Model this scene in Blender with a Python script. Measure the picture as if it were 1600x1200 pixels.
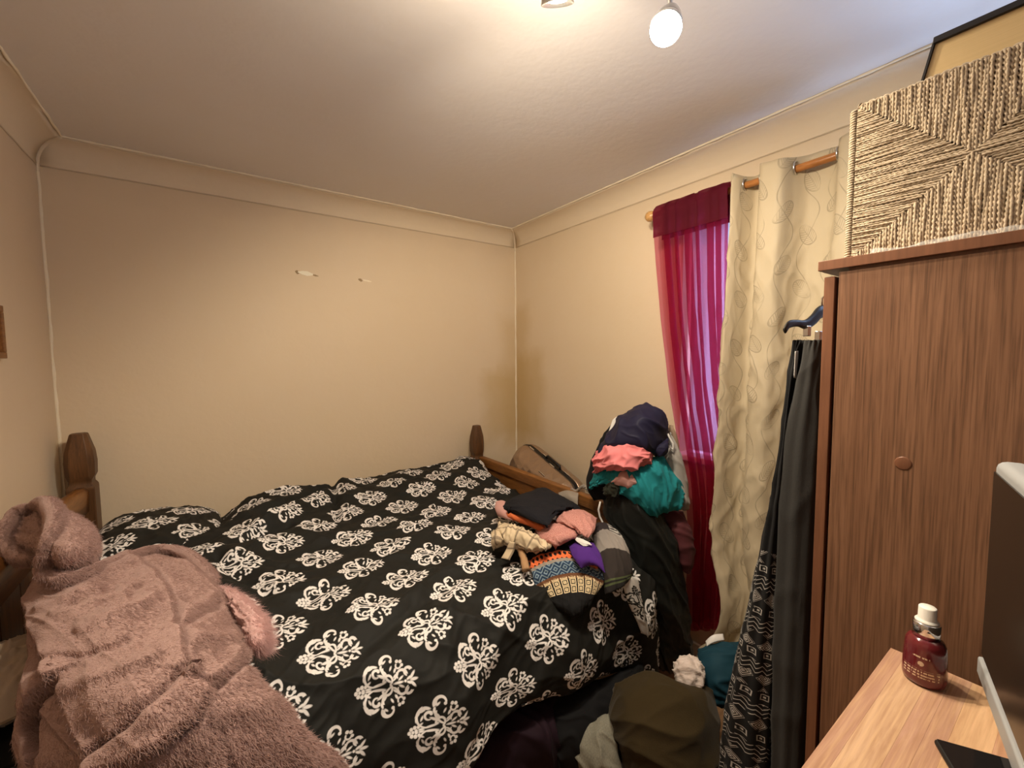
import bpy, math, random
import numpy as np
from mathutils import Vector, Matrix

sc = bpy.context.scene
for o in list(bpy.data.objects): bpy.data.objects.remove(o)
C = sc.collection
R_ = math.radians

# ---------------------------------------------------------------- camera
FPX = 658.5                                   # focal length in pixels of the 1600 px wide frame
CAM = np.array([0.0, 0.0, 1.48])
def cam_axes(p, r, y):
    fw = np.array([math.sin(y)*math.cos(p), math.cos(y)*math.cos(p), -math.sin(p)])
    rt = np.array([math.cos(y), -math.sin(y), 0.0]); up = np.cross(rt, fw)
    c, s = math.cos(r), math.sin(r)
    return c*rt + s*up, c*up - s*rt, fw
RT, UP, FW = cam_axes(R_(3.78), R_(-0.4435), R_(35.14))
cd = bpy.data.cameras.new('camera'); cam = bpy.data.objects.new('camera', cd); C.objects.link(cam)
cd.sensor_width = 36.0; cd.lens = FPX*36.0/1600.0; cd.clip_start = 0.02
cam.matrix_world = Matrix(((RT[0], UP[0], -FW[0], CAM[0]), (RT[1], UP[1], -FW[1], CAM[1]),
                           (RT[2], UP[2], -FW[2], CAM[2]), (0, 0, 0, 1)))
sc.camera = cam

# ---------------------------------------------------------------- world, lights, exposure
w = bpy.data.worlds.new('sky'); sc.world = w; w.use_nodes = True
bgn = w.node_tree.nodes['Background']; bgn.inputs[0].default_value = (0.50, 0.66, 1.0, 1); bgn.inputs[1].default_value = 6.5
sc.view_settings.view_transform = 'Standard'; sc.view_settings.look = 'None'
sc.view_settings.gamma = 1.0; sc.view_settings.use_curve_mapping = False
sc.view_settings.exposure = 1.08
try:
    sc.cycles.use_denoising = True
    sc.cycles.max_bounces = 7; sc.cycles.diffuse_bounces = 4; sc.cycles.glossy_bounces = 3; sc.cycles.transmission_bounces = 4; sc.cycles.transparent_max_bounces = 10
    sc.cycles.sample_clamp_indirect = 6.0
    sc.cycles.caustics_reflective = False; sc.cycles.caustics_refractive = False
except Exception: pass
LAMP_COL = (1.0, 0.85, 0.64)
LAMP_W = 16.0                                  # watts of each spot head
WIN = dict(y0=-0.62, y1=1.20, z0=1.0, z1=2.12)  # window opening in the right wall
pl = bpy.data.lights.new('window_portal', 'AREA'); pl.shape = 'RECTANGLE'; pl.size = 1.12; pl.size_y = 1.82
po = bpy.data.objects.new('window_portal', pl); C.objects.link(po)
po.location = (2.02, 0.29, 1.56); po.rotation_euler = (0, R_(90), 0)
try: pl.cycles.is_portal = True
except Exception: pass

# room box
XL, XR, YB, YF, H = -0.561, 1.849, 2.574, -0.95, 2.38

# ---------------------------------------------------------------- geometry helpers
def pray(x, y): return RT*((x-800)/FPX) - UP*((y-600)/FPX) + FW
def onp(x, y, ax, v):
    r = pray(x, y); return CAM + r*((v-CAM[ax])/r[ax])
def Zp(x, y, z): return onp(x, y, 2, z)
def Yp(x, y, v): return onp(x, y, 1, v)
def Xp(x, y, v): return onp(x, y, 0, v)
def Dp(x, y, d): return CAM + pray(x, y)*d
def plane_hit(x, y, pt, n):
    r = pray(x, y); n = np.array(n, float); return CAM + r*(np.dot(np.array(pt)-CAM, n)/np.dot(r, n))

def link(o, parent=None):
    C.objects.link(o)
    if parent is not None: o.parent = parent
    return o
def tag(o, label, cat, group=None):
    o['label'] = label; o['category'] = cat
    if group: o['group'] = group
    return o
def struct(o): o['kind'] = 'structure'; return o
def thing(name, label, cat, loc=(0, 0, 0), group=None):
    o = bpy.data.objects.new(name, None); o.empty_display_size = 0.05; link(o); o.location = loc
    return tag(o, label, cat, group)
def mesh_obj(name, verts, faces, mat=None, parent=None, smooth=True, uvs=None, origin=None):
    """verts in world space; when parent is an Empty the mesh is stored relative to it"""
    v = np.array(verts, float)
    off = np.zeros(3)
    if parent is not None:
        p = parent
        while p is not None: off = off + np.array(p.location); p = p.parent
        v = v - off
    elif origin is not None:
        v = v - np.array(origin)
    me = bpy.data.meshes.new(name); me.from_pydata(v.tolist(), [], [tuple(f) for f in faces]); me.update()
    if uvs is not None:
        ul = me.uv_layers.new(name='UVMap')
        li = np.zeros(len(me.loops), dtype=np.int32); me.loops.foreach_get('vertex_index', li)
        ul.data.foreach_set('uv', np.asarray(uvs, float)[li].astype(np.float32).ravel())
    if smooth: me.polygons.foreach_set('use_smooth', [True]*len(me.polygons))
    o = bpy.data.objects.new(name, me)
    if origin is not None and parent is None: o.location = origin
    if mat is not None: me.materials.append(mat)
    return link(o, parent)

class MB:
    def __init__(s): s.v = []; s.f = []
    def add(s, v, f):
        k = len(s.v); s.v += [tuple(p) for p in v]; s.f += [tuple(i+k for i in q) for q in f]; return s
    def box(s, x0, x1, y0, y1, z0, z1):
        return s.add([(x0,y0,z0),(x1,y0,z0),(x1,y1,z0),(x0,y1,z0),(x0,y0,z1),(x1,y0,z1),(x1,y1,z1),(x0,y1,z1)],
                     [(0,3,2,1),(4,5,6,7),(0,1,5,4),(1,2,6,5),(2,3,7,6),(3,0,4,7)])
    def obox(s, c, ax, ay, az):
        c, ax, ay, az = [np.array(q, float) for q in (c, ax, ay, az)]
        pts = [c+i*ax+j*ay+k*az for k in (-1, 1) for i, j in ((-1,-1),(1,-1),(1,1),(-1,1))]
        return s.add(pts, [(0,3,2,1),(4,5,6,7),(0,1,5,4),(1,2,6,5),(2,3,7,6),(3,0,4,7)])
    def rings(s, rings, cap=True):
        n = len(rings[0]); k = len(s.v)
        for r in rings: s.v += [tuple(p) for p in r]
        for i in range(len(rings)-1):
            for j in range(n):
                a = k+i*n+j; b = k+i*n+(j+1) % n
                s.f.append((a, b, b+n, a+n))
        if cap:
            s.f.append(tuple(k+j for j in range(n))[::-1]); s.f.append(tuple(k+(len(rings)-1)*n+j for j in range(n)))
        return s
    def lathe(s, c, prof, n=24, sx=1.0, sy=1.0, axis=(0, 0, 1)):
        az = np.array(axis, float); az /= np.linalg.norm(az)
        a = np.array((1, 0, 0)) if abs(az[0]) < .9 else np.array((0, 1, 0))
        ax = a - az*np.dot(a, az); ax /= np.linalg.norm(ax); ay = np.cross(az, ax)
        c = np.array(c, float)
        return s.rings([[c+az*z+ax*(r*sx*math.cos(2*math.pi*j/n))+ay*(r*sy*math.sin(2*math.pi*j/n)) for j in range(n)] for r, z in prof])
    def tube(s, pts, r, n=10, flat=None):
        pts = [np.array(p, float) for p in pts]; m = len(pts)
        rr = r if hasattr(r, '__len__') else [r]*m
        rings = []; prev = None
        for i, p in enumerate(pts):
            t = pts[min(i+1, m-1)]-pts[max(i-1, 0)]; t = t/(np.linalg.norm(t)+1e-9)
            if prev is None:
                a = np.array((0, 0, 1.0)) if abs(t[2]) < .9 else np.array((1.0, 0, 0))
            else: a = prev
            nx = a - t*np.dot(a, t); nx /= np.linalg.norm(nx)+1e-9; prev = nx; ny = np.cross(t, nx)
            fx, fy = flat if flat else (1, 1)
            rings.append([p+nx*(rr[i]*fx*math.cos(2*math.pi*j/n))+ny*(rr[i]*fy*math.sin(2*math.pi*j/n)) for j in range(n)])
        return s.rings(rings)
    def build(s, name, mat, parent=None, smooth=False, bevel=0.0, origin=None, seg=2):
        o = mesh_obj(name, s.v, s.f, mat, parent, smooth, origin=origin)
        if bevel:
            b = o.modifiers.new('bevel', 'BEVEL'); b.width = bevel; b.segments = seg; b.limit_method = 'ANGLE'; b.angle_limit = R_(40)
            o.data.polygons.foreach_set('use_smooth', [True]*len(o.data.polygons))
            wn = o.modifiers.new('normals', 'WEIGHTED_NORMAL'); wn.keep_sharp = True
        return o

# ---- numpy gradient noise
def _hash(ix, iy, seed):
    h = (ix*374761393 + iy*668265263 + seed*2147483647 + 1274126177) & 0xffffffff
    h = ((h ^ (h >> 13))*1274126177) & 0xffffffff
    h = (h ^ (h >> 16)) & 0xffffffff
    return h
def noise2(x, y, seed=0):
    x = np.asarray(x, float); y = np.asarray(y, float)
    ix = np.floor(x).astype(np.int64); iy = np.floor(y).astype(np.int64); fx = x-ix; fy = y-iy
    def g(a, b):
        th = _hash(ix+a, iy+b, seed)/4294967296.0*2*math.pi
        return np.cos(th)*(fx-a)+np.sin(th)*(fy-b)
    u = fx*fx*fx*(fx*(fx*6-15)+10); v = fy*fy*fy*(fy*(fy*6-15)+10)
    return 1.5*((g(0,0)*(1-u)+g(1,0)*u)*(1-v)+(g(0,1)*(1-u)+g(1,1)*u)*v)
def ridge(U, V, amp, lam, ang, aniso, seed, sharp=1.0):
    """soft fold crests running along direction ang (degrees), spaced about lam apart"""
    c, s = math.cos(R_(ang)), math.sin(R_(ang))
    a = (U*c+V*s)/(lam*aniso); b = (V*c-U*s)/lam
    b = b + 0.35*noise2(a*1.7+9.1, b*0.6, seed+7)
    n = noise2(a, b, seed)
    return amp*(np.power(np.clip(1-np.abs(n)*2.2, 0, 1), 1.0+sharp)-0.35) + amp*0.5*noise2(a*.6+3, b*.6, seed+3)

def crs(ctrl, n):
    """Catmull-Rom along axis 0 to n samples"""
    P = np.asarray(ctrl, float); m = len(P)
    if m == 2: P = np.stack([P[0], (P[0]+P[1])/2, P[1]]); m = 3
    t = np.linspace(0, m-1-1e-9, n); i = np.floor(t).astype(int); f = (t-i).reshape((-1,)+(1,)*(P.ndim-1))
    ext = np.concatenate([[2*P[0]-P[1]], P, [2*P[-1]-P[-2]]])
    p0, p1, p2, p3 = ext[i], ext[i+1], ext[i+2], ext[i+3]
    return 0.5*((2*p1)+(-p0+p2)*f+(2*p0-5*p1+4*p2-p3)*f**2+(-p0+3*p1-3*p2+p3)*f**3)
def grid(rows, nu, nv):
    rows = [crs(np.array(r, float), nv) for r in rows]
    return crs(np.array(rows), nu)
def gnormal(P):
    du = np.gradient(P, axis=0); dv = np.gradient(P, axis=1)
    n = np.cross(du, dv); l = np.linalg.norm(n, axis=2, keepdims=True); return n/(l+1e-12)
def guv(P):
    du = np.linalg.norm(np.diff(P, axis=0), axis=2).mean(1); dv = np.linalg.norm(np.diff(P, axis=1), axis=2).mean(0)
    u = np.concatenate([[0], np.cumsum(du)]); v = np.concatenate([[0], np.cumsum(dv)])
    return np.meshgrid(u, v, indexing='ij')
def sheet(name, P, mat, parent=None, thick=0.004, origin=None, UV=None, face_cam=True):
    """a cloth sheet with two faces and a rim; front face towards the room"""
    nu, nv, _ = P.shape
    N = gnormal(P)
    if face_cam and np.sum(N*(CAM-P)) < 0: N = -N
    U, V = UV if UV is not None else guv(P)
    A = P.reshape(-1, 3); B = (P-N*thick).reshape(-1, 3)
    idx = np.arange(nu*nv).reshape(nu, nv)
    q = np.stack([idx[:-1,:-1], idx[1:,:-1], idx[1:,1:], idx[:-1,1:]], -1).reshape(-1, 4)
    n1 = np.cross(P[1,0]-P[0,0], P[0,1]-P[0,0])
    flip = np.sum(np.cross(np.gradient(P,axis=0), np.gradient(P,axis=1))*N) < 0
    if flip: q = q[:, ::-1]
    m = nu*nv
    if thick <= 0:
        return mesh_obj(name, A, q.tolist(), mat, parent, True, np.stack([U.ravel(), V.ravel()], 1), origin)
    faces = q.tolist()+(q[:, ::-1]+m).tolist()
    rim = idx[:,0].tolist()+idx[-1,1:].tolist()+idx[::-1,-1][1:].tolist()+idx[0,::-1][1:-1].tolist()
    for a, b in zip(rim, rim[1:]+rim[:1]):
        faces.append((b, a, a+m, b+m) if not flip else (a, b, b+m, a+m))
    uv = np.stack([U.ravel(), V.ravel()], 1); uv = np.concatenate([uv, uv])
    return mesh_obj(name, np.concatenate([A, B]), faces, mat, parent, True, uv, origin)
def patch(name, mat, rows, plane=None, n=(48, 48), bulge=0.0, edge=0.0, wr=(), thick=0.006, parent=None, fuzz=0.0, epow=3):
    """rows: grid of (px, py, value): value is a height when plane=='z', else metres towards the viewer off the plane (pt, normal)"""
    W = []
    for r in rows:
        line = []
        for q in r:
            if plane == 'z': p = Zp(*q)
            elif plane == 'd': p = Dp(*q)
            else:
                p = plane_hit(q[0], q[1], *plane)
                if len(q) > 2: p = p+(CAM-p)/np.linalg.norm(CAM-p)*q[2]
            line.append(p)
        W.append(line)
    P = grid(W, *n)
    U, V = guv(P); UV = (U.copy(), V.copy())
    N = gnormal(P)
    if np.sum(N*(CAM-P)) < 0: N = -N
    s = np.linspace(-1, 1, n[0])[:, None]; t = np.linspace(-1, 1, n[1])[None, :]
    d = bulge*np.sqrt(np.clip((1-s**2)*(1-t**2), 0, 1)) if bulge else np.zeros(n)
    if edge: d = d - edge*np.maximum(np.abs(s)**(2*epow), np.abs(t)**(2*epow))
    for k in wr: d = d + ridge(U, V, *k)
    if fuzz: d = d + fuzz*noise2(U/0.006, V/0.006, 5) + fuzz*noise2(U/0.014, V/0.014, 15)
    P = P + N*d[:, :, None]
    return sheet(name, P, mat, parent, thick, UV=UV)
# ---------------------------------------------------------------- materials
class E_:
    """a node socket with arithmetic"""
    def __init__(s, nt, k): s.nt = nt; s.k = k
    def _m(s, op, *a):
        n = s.nt.nodes.new('ShaderNodeMath'); n.operation = op
        for i, q in enumerate(a):
            if isinstance(q, E_): s.nt.links.new(q.k, n.inputs[i])
            else: n.inputs[i].default_value = float(q)
        return E_(s.nt, n.outputs[0])
    def __add__(s, o): return s._m('ADD', s, o)
    __radd__ = __add__
    def __sub__(s, o): return s._m('SUBTRACT', s, o)
    def __rsub__(s, o): return s._m('SUBTRACT', o, s)
    def __mul__(s, o): return s._m('MULTIPLY', s, o)
    __rmul__ = __mul__
    def __truediv__(s, o): return s._m('DIVIDE', s, o)
class op:
    abs = staticmethod(lambda a: a._m('ABSOLUTE', a))
    len = staticmethod(lambda a, b: (lambda q: q._m('SQRT', q))(a*a+b*b))
    atan2 = staticmethod(lambda a, b: a._m('ARCTAN2', a, b))
    min = staticmethod(lambda a, b: (a if isinstance(a, E_) else b)._m('MINIMUM', a, b))
    max = staticmethod(lambda a, b: (a if isinstance(a, E_) else b)._m('MAXIMUM', a, b))
    rnd = staticmethod(lambda a: a._m('ROUND', a))
    floor = staticmethod(lambda a: a._m('FLOOR', a))
    sin = staticmethod(lambda a: a._m('SINE', a))
    gt = staticmethod(lambda a, b: (a if isinstance(a, E_) else b)._m('GREATER_THAN', a, b))
    pingpong = staticmethod(lambda a, b: a._m('PINGPONG', a, b))
    frac = staticmethod(lambda a: a._m('FRACT', a))
    mod = staticmethod(lambda a, b: a._m('FLOORED_MODULO', a, b))
def soft(e, w):   # signed field -> 0..1
    n = e.nt.nodes.new('ShaderNodeMapRange'); n.inputs[1].default_value = -w; n.inputs[2].default_value = w
    e.nt.links.new(e.k, n.inputs[0]); return E_(e.nt, n.outputs[0])

class Mt:
    def __init__(s, name, col=(.5,.5,.5), rough=.8, spec=.3, sheen=0.0, metal=0.0):
        m = bpy.data.materials.new(name); m.use_nodes = True; s.m = m; s.nt = m.node_tree
        s.b = s.nt.nodes['Principled BSDF']; s.out = s.nt.nodes['Material Output']
        s.col = tuple(col)+(1,); s.b.inputs['Base Color'].default_value = s.col
        s.b.inputs['Roughness'].default_value = rough; s.b.inputs['Specular IOR Level'].default_value = spec
        s.b.inputs['Metallic'].default_value = metal
        if sheen:
            s.b.inputs['Sheen Weight'].default_value = sheen; s.b.inputs['Sheen Roughness'].default_value = .45
            s.b.inputs['Sheen Tint'].default_value = tuple(min(1, c*1.3+.25) for c in col)+(1,)
        s.csock = None; s.hsock = None; s._uv = None; s._ob = None
    def node(s, t, **kw):
        n = s.nt.nodes.new(t)
        for k, v in kw.items(): setattr(n, k, v)
        return n
    def uv(s):
        if s._uv is None: s._uv = s.node('ShaderNodeTexCoord')
        return s._uv.outputs['UV']
    def obj(s):
        if s._uv is None: s._uv = s.node('ShaderNodeTexCoord')
        return s._uv.outputs['Object']
    def pos(s):
        if s._ob is None: s._ob = s.node('ShaderNodeNewGeometry')
        return s._ob.outputs['Position']
    def xyz(s, sock):
        n = s.node('ShaderNodeSeparateXYZ'); s.nt.links.new(sock, n.inputs[0])
        return [E_(s.nt, n.outputs[i]) for i in range(3)]
    def noise(s, vec, scale, detail=3.0, rough=.55, dist=0.0):
        n = s.node('ShaderNodeTexNoise'); n.inputs['Scale'].default_value = scale; n.inputs['Detail'].default_value = detail
        n.inputs['Roughness'].default_value = rough; n.inputs['Distortion'].default_value = dist
        s.nt.links.new(vec, n.inputs['Vector']); return E_(s.nt, n.outputs['Fac'])
    def scaled(s, vec, sc3, rot=(0,0,0), loc=(0,0,0)):
        n = s.node('ShaderNodeMapping'); n.inputs['Scale'].default_value = sc3; n.inputs['Rotation'].default_value = rot
        n.inputs['Location'].default_value = loc
        s.nt.links.new(vec, n.inputs['Vector']); return n.outputs[0]
    def cur(s):
        if s.csock is None:
            n = s.node('ShaderNodeRGB'); n.outputs[0].default_value = s.col; s.csock = n.outputs[0]
        return s.csock
    def mix(s, fac, col, mode='MIX'):
        n = s.node('ShaderNodeMix', data_type='RGBA', blend_type=mode)
        if isinstance(fac, E_): s.nt.links.new(fac.k, n.inputs[0])
        else: n.inputs[0].default_value = fac
        s.nt.links.new(s.cur(), n.inputs[6])
        if hasattr(col, 'type'): s.nt.links.new(col, n.inputs[7])
        else: n.inputs[7].default_value = tuple(col)+(1,)
        s.csock = n.outputs[2]; return s
    def ramp(s, fac, stops, const=False):
        n = s.node('ShaderNodeValToRGB'); el = n.color_ramp.elements
        n.color_ramp.interpolation = 'CONSTANT' if const else 'LINEAR'
        while len(el) < len(stops): el.new(0.5)
        for e, (p, c) in zip(el, stops): e.position = p; e.color = tuple(c)+(1,)
        s.nt.links.new(fac.k, n.inputs[0]); s.csock = n.outputs[0]; return s
    def height(s, e, k=1.0):
        e = e*k; s.hsock = e if s.hsock is None else s.hsock+e; return s
    def done(s, bump=0.3, dist=0.002):
        if s.csock is not None: s.nt.links.new(s.csock, s.b.inputs['Base Color'])
        if s.hsock is not None:
            n = s.node('ShaderNodeBump'); n.inputs['Strength'].default_value = bump; n.inputs['Distance'].default_value = dist
            s.nt.links.new(s.hsock.k, n.inputs['Height']); s.nt.links.new(n.outputs[0], s.b.inputs['Normal'])
        return s.m

def fabric(name, col, rough=.9, sheen=.15, var=.12, weave=700, bump=.25, blot=9.0, marl=None):
    t = Mt(name, col, rough, .2, sheen)
    o = t.uv()
    n = t.noise(o, blot, 4)
    t.mix(soft(n-.5, .25)*var*2, tuple(c*.72 for c in col))
    if marl is not None:
        k = t.noise(t.scaled(o, (160, 520, 1)), 1.0, 2, .7)
        t.mix(soft(k-.5, .10), marl)
    t.height(t.noise(o, weave, 2), 1.0); t.height(t.noise(o, 60, 3), .8)
    return t.done(bump, .0015)

def damask(x, y, op):
    """scrolling damask motif: x along its axis, mirrored in y; > 0 inside the print"""
    ya = op.abs(y); f = []
    def circ(cx, cy, r): f.append(r-op.len(x-cx, ya-cy))
    def ell(cx, cy, rx, ry, a=0):
        c, s = math.cos(R_(a)), math.sin(R_(a)); dx = x-cx; dy = ya-cy
        f.append((1-op.len((dx*c+dy*s)*(1/rx), (dy*c-dx*s)*(1/ry)))*min(rx, ry))
    def arc(cx, cy, r, a0, a1, w0, w1):
        am = R_((a0+a1)/2); h = R_(abs(a1-a0)/2)
        if a1 < a0: w0, w1 = w1, w0
        c, s = math.cos(am), math.sin(am); dx = x-cx; dy = ya-cy
        p = dx*c+dy*s; q = dy*c-dx*s; th = op.atan2(q, p)
        f.append(op.min(th*((w1-w0)/(2*h))+(w0+w1)/2-op.abs(op.len(p, q)-r), (h-op.abs(th))*r))
    arc(.34,.50,.47,250,176,.022,.050)
    arc(.045,.76,.175,205,-15,.075,.022); circ(.195,.70,.05); ell(-.03,.72,.07,.03,40)
    arc(-.40,.38,.33,285,110,.014,.055); ell(-.40,.66,.13,.05,-18); ell(-.55,.60,.13,.05,15); ell(-.69,.50,.11,.045,45); ell(-.74,.36,.09,.04,80)
    arc(-.34,.40,.12,40,300,.05,.018); circ(-.26,.46,.045)
    arc(.04,.13,.15,-60,185,.028,.040); ell(-.26,.07,.20,.035,6); ell(-.10,.10,.09,.03,20); ell(-.16,.27,.15,.042,-28); ell(-.05,.36,.10,.035,-50)
    arc(.14,.36,.27,285,350,.016,.045); ell(.33,.40,.08,.035,60)
    circ(.42,.66,.055); circ(.54,.63,.055); circ(.58,.51,.05); arc(.46,.52,.09,140,340,.025,.025)
    arc(.54,.20,.16,205,0,.018,.055); ell(.50,.12,.09,.03,30)
    arc(.76,.27,.12,250,20,.02,.05)
    ell(.95,0,.12,.045); ell(.90,.13,.13,.042,50); circ(.64,0,.038); ell(.40,0,.15,.035); ell(.78,.07,.09,.035,25)
    circ(-1.0,0,.058); circ(-.93,.10,.058); circ(-.88,0,.045); circ(-.81,.13,.058); circ(-.77,.02,.05); circ(-.69,.12,.05); ell(-.60,.03,.09,.03,0); ell(-.60,.18,.07,.03,30)
    ell(-.16,.56,.09,.035,75); ell(-.56,.36,.08,.03,60); ell(.18,.48,.07,.03,60); ell(.30,.22,.08,.028,40)
    r = f[0]
    for g in f[1:]: r = op.max(r, g)
    return r
def damask_mat(name, ground, ink, p=.26, q=.255, rot=-8, off=(0, 0), size=.076, sheen=0.0):
    t = Mt(name, ground, .68, .22, sheen)
    x, y, _ = t.xyz(t.scaled(t.uv(), (1, 1, 1), (0, 0, R_(rot)), (off[0], off[1], 0)))
    s = x*(1/p)+y*(1/q); u = x*(1/p)-y*(1/q)
    s0 = op.rnd(s); u0 = op.rnd(u)
    dx = x-(s0+u0)*(p/2); dy = y-(s0-u0)*(q/2)
    f = damask(dx*(1/size), dy*(1/size), op)
    n = t.noise(t.uv(), 14, 3)
    t.mix(soft(n-.5, .3)*.3, tuple(c*.6 for c in ground))
    t.mix(soft(f+.004, .012), ink)
    t.height(t.noise(t.uv(), 900, 1), .4); t.height(t.noise(t.uv(), 38, 4), 1.2)
    return t.done(.25, .003)

M = {}
M['damask'] = damask_mat('black_damask_cotton', (.0125, .0125, .011), (.80, .77, .76), off=(.03, .05))
M['damask_white'] = damask_mat('white_damask_cotton', (.75, .73, .70), (.012, .012, .012), p=.34, q=.34, off=(.05, .14))

def wall_mat(name, col, tints=None):
    t = Mt(name, col, .92, .15)
    p = t.pos()
    n = t.noise(p, 1.3, 2); t.mix(soft(n-.5, .3)*.5, tuple(c*k for c, k in zip(col, (.93, .90, .84))))
    n2 = t.noise(p, 7.0, 3, .65); t.mix(soft(n2-.55, .2)*.16, tuple(c*k for c, k in zip(col, (.95, .88, .74))))
    if tints:
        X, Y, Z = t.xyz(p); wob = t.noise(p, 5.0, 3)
        for ax, lo, hi, z0, z1, k, cc in tints:
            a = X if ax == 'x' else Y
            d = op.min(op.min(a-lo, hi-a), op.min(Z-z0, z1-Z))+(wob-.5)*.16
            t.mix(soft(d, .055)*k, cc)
    t.height(t.noise(p, 28, 2), 1.6)
    return t.done(.18, .004)
OCH = (.50, .34, .13)
WCOL = (.70, .575, .425)
M['wall_back'] = wall_mat('cream_paint_back', WCOL, [('x', 1.58, 1.95, .85, 1.36, .46, OCH), ('x', 1.72, 1.95, .8, 1.75, .28, OCH), ('x', .3, 1.0, .6, 1.2, .10, (.7, .58, .36)), ('x', -1, 2.5, 2.22, 2.6, .16, (.42, .32, .24))])  # ochre stains by the corner, a yellower patch, a browner band along the top
M['wall_right'] = wall_mat('cream_paint_right', WCOL, [('y', 2.26, 2.8, .9, 1.50, .50, OCH), ('y', 2.43, 2.8, .8, 1.85, .38, OCH), ('y', -2, 2.5, 2.24, 2.6, .10, (.45, .36, .26))])  # corner stains in ochre; the wall also turns browner towards the top
M['wall_left'] = wall_mat('cream_paint_left', (.66, .54, .41))
M['ceiling'] = wall_mat('white_ceiling_paint', (.74, .705, .69))
M['cove'] = wall_mat('cove_paint', (.72, .61, .47))
M['caulk'] = wall_mat('pale_filler', (.84, .75, .60))
M['scar'] = wall_mat('bare_filler', (.85, .80, .66)); M['scar_dark'] = wall_mat('torn_paint', (.33, .24, .14)); M['crack'] = wall_mat('hairline', (.56, .46, .34))
t = Mt('laminate_floor', (.30, .17, .09), .45, .4)
n = t.noise(t.scaled(t.pos(), (3, 40, 1)), 1.0, 4); t.mix(soft(n-.5, .2), (.16, .085, .04)); M['floor'] = t.done()
M['skirting'] = Mt('white_gloss', (.75, .72, .66), .35).done()
M['upvc'] = Mt('white_upvc', (.82, .83, .85), .3, .5).done()
t = Mt('window_glass', (.9, .95, .95), .05, .5); tp = t.node('ShaderNodeBsdfTransparent'); tp.inputs[0].default_value = (.93, .96, .97, 1); ms = t.node('ShaderNodeMixShader'); ms.inputs[0].default_value = .93
t.nt.links.new(t.b.outputs[0], ms.inputs[1]); t.nt.links.new(tp.outputs[0], ms.inputs[2]); t.nt.links.new(ms.outputs[0], t.out.inputs[0]); M['glass'] = t.m

def wood(name, a, b, scale=(30, 30, 2.2), rough=.5, spec=.4, fine=.5, dist=.8):
    t = Mt(name, a, rough, spec)
    v = t.scaled(t.obj(), scale); n = t.noise(v, 1.0, 5, .6, dist)
    t.mix(soft(n-.5, .22), b)
    n2 = t.noise(t.scaled(t.obj(), tuple(q*6 for q in scale)), 1.0, 3, .6); t.mix(soft(n2-.56, .12)*fine, tuple(c*.55 for c in b))
    t.height(n2, .6); return t.done(.2, .001)
M['pine'] = wood('stained_pine', (.30, .125, .032), (.16, .062, .016), (26, 3, 26), .42)
M['pine_v'] = wood('stained_pine_upright', (.155, .068, .024), (.075, .034, .013), (26, 26, 3), .45)
M['pole_wood'] = wood('varnished_pole', (.46, .19, .055), (.36, .14, .04), (30, 4, 30), .3)
M['knob_wood'] = wood('pale_beech', (.62, .36, .14), (.50, .27, .09), (20, 20, 20), .3)
M['ward'] = wood('walnut_laminate', (.26, .133, .075), (.17, .082, .044), (44, 52, 1.3), .42, .4, .8, 1.6)
M['ward_edge'] = wood('walnut_edge', (.22, .095, .05), (.16, .066, .034), (20, 24, 1.5), .4, .4, .4)
t = Mt('butcher_strip', (.62, .36, .18), .38, .4)
ri = t.node('ShaderNodeObjectInfo'); e = E_(t.nt, ri.outputs['Random'])
t.ramp(e, [(0, (.66, .42, .24)), (.3, (.54, .30, .20)), (.55, (.70, .48, .29)), (.8, (.44, .25, .18)), (1, (.60, .37, .26))])
n = t.noise(t.scaled(t.pos(), (5, 75, 10)), 1.0, 5, .65, 1.2); t.mix(soft(n-.5, .14)*.6, (.33, .165, .085)); n = t.noise(t.scaled(t.pos(), (9, 260, 10)), 1.0, 3); t.mix(soft(n-.55, .12)*.35, (.74, .50, .28)); M['strip'] = t.done()
M['chest'] = wood('chest_laminate', (.50, .29, .14), (.36, .19, .09), (3, 30, 30))

M['black_plastic'] = Mt('black_plastic', (.010, .009, .009), .5, .3).done()
M['grey_plastic'] = Mt('grey_plastic', (.33, .34, .35), .6, .4).done()
M['screen'] = Mt('glossy_screen', (.012, .010, .008), .3, .4).done()
M['chrome'] = Mt('chrome', (.75, .75, .76), .12, .5, 0, 1.0).done()
M['steel'] = Mt('brushed_steel', (.62, .61, .60), .28, .5, 0, 1.0).done()
M['white_plastic'] = Mt('white_plastic', (.82, .80, .74), .35, .5).done()
t = Mt('lit_bulb', (1, .9, .75), .5); t.b.inputs['Emission Color'].default_value = (1, .86, .66, 1); t.b.inputs['Emission Strength'].default_value = 26; M['bulb'] = t.done()
t = Mt('phone_glass', (.008, .008, .009), .08, .6); M['phone'] = t.done()

# fleece
def fleece(name, col, dark, light):
    t = Mt(name, col, .95, .1, .55)
    o = t.uv()
    n = t.noise(o, 16, 5, .65); t.mix(soft(n-.52, .16)*.6, dark)
    n3 = t.noise(t.scaled(o, (230, 120, 1)), 1.0, 3, .7); t.mix(soft(n3-.5, .14)*.5, light)
    t.height(t.noise(o, 190, 3, .7), 1.0); t.height(t.noise(t.scaled(o, (420, 150, 1)), 1.0, 2), .8)
    return t.done(.6, .003)
M['fleece'] = fleece('dusty_pink_fleece', (.385, .245, .22), (.25, .15, .13), (.52, .36, .325))
M['fleece_pale'] = fleece('pale_pink_fleece', (.60, .36, .34), (.44, .24, .23), (.74, .52, .50))
M['fluff_white'] = fleece('off_white_fluff', (.66, .55, .50), (.50, .38, .33), (.78, .70, .66))

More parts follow.
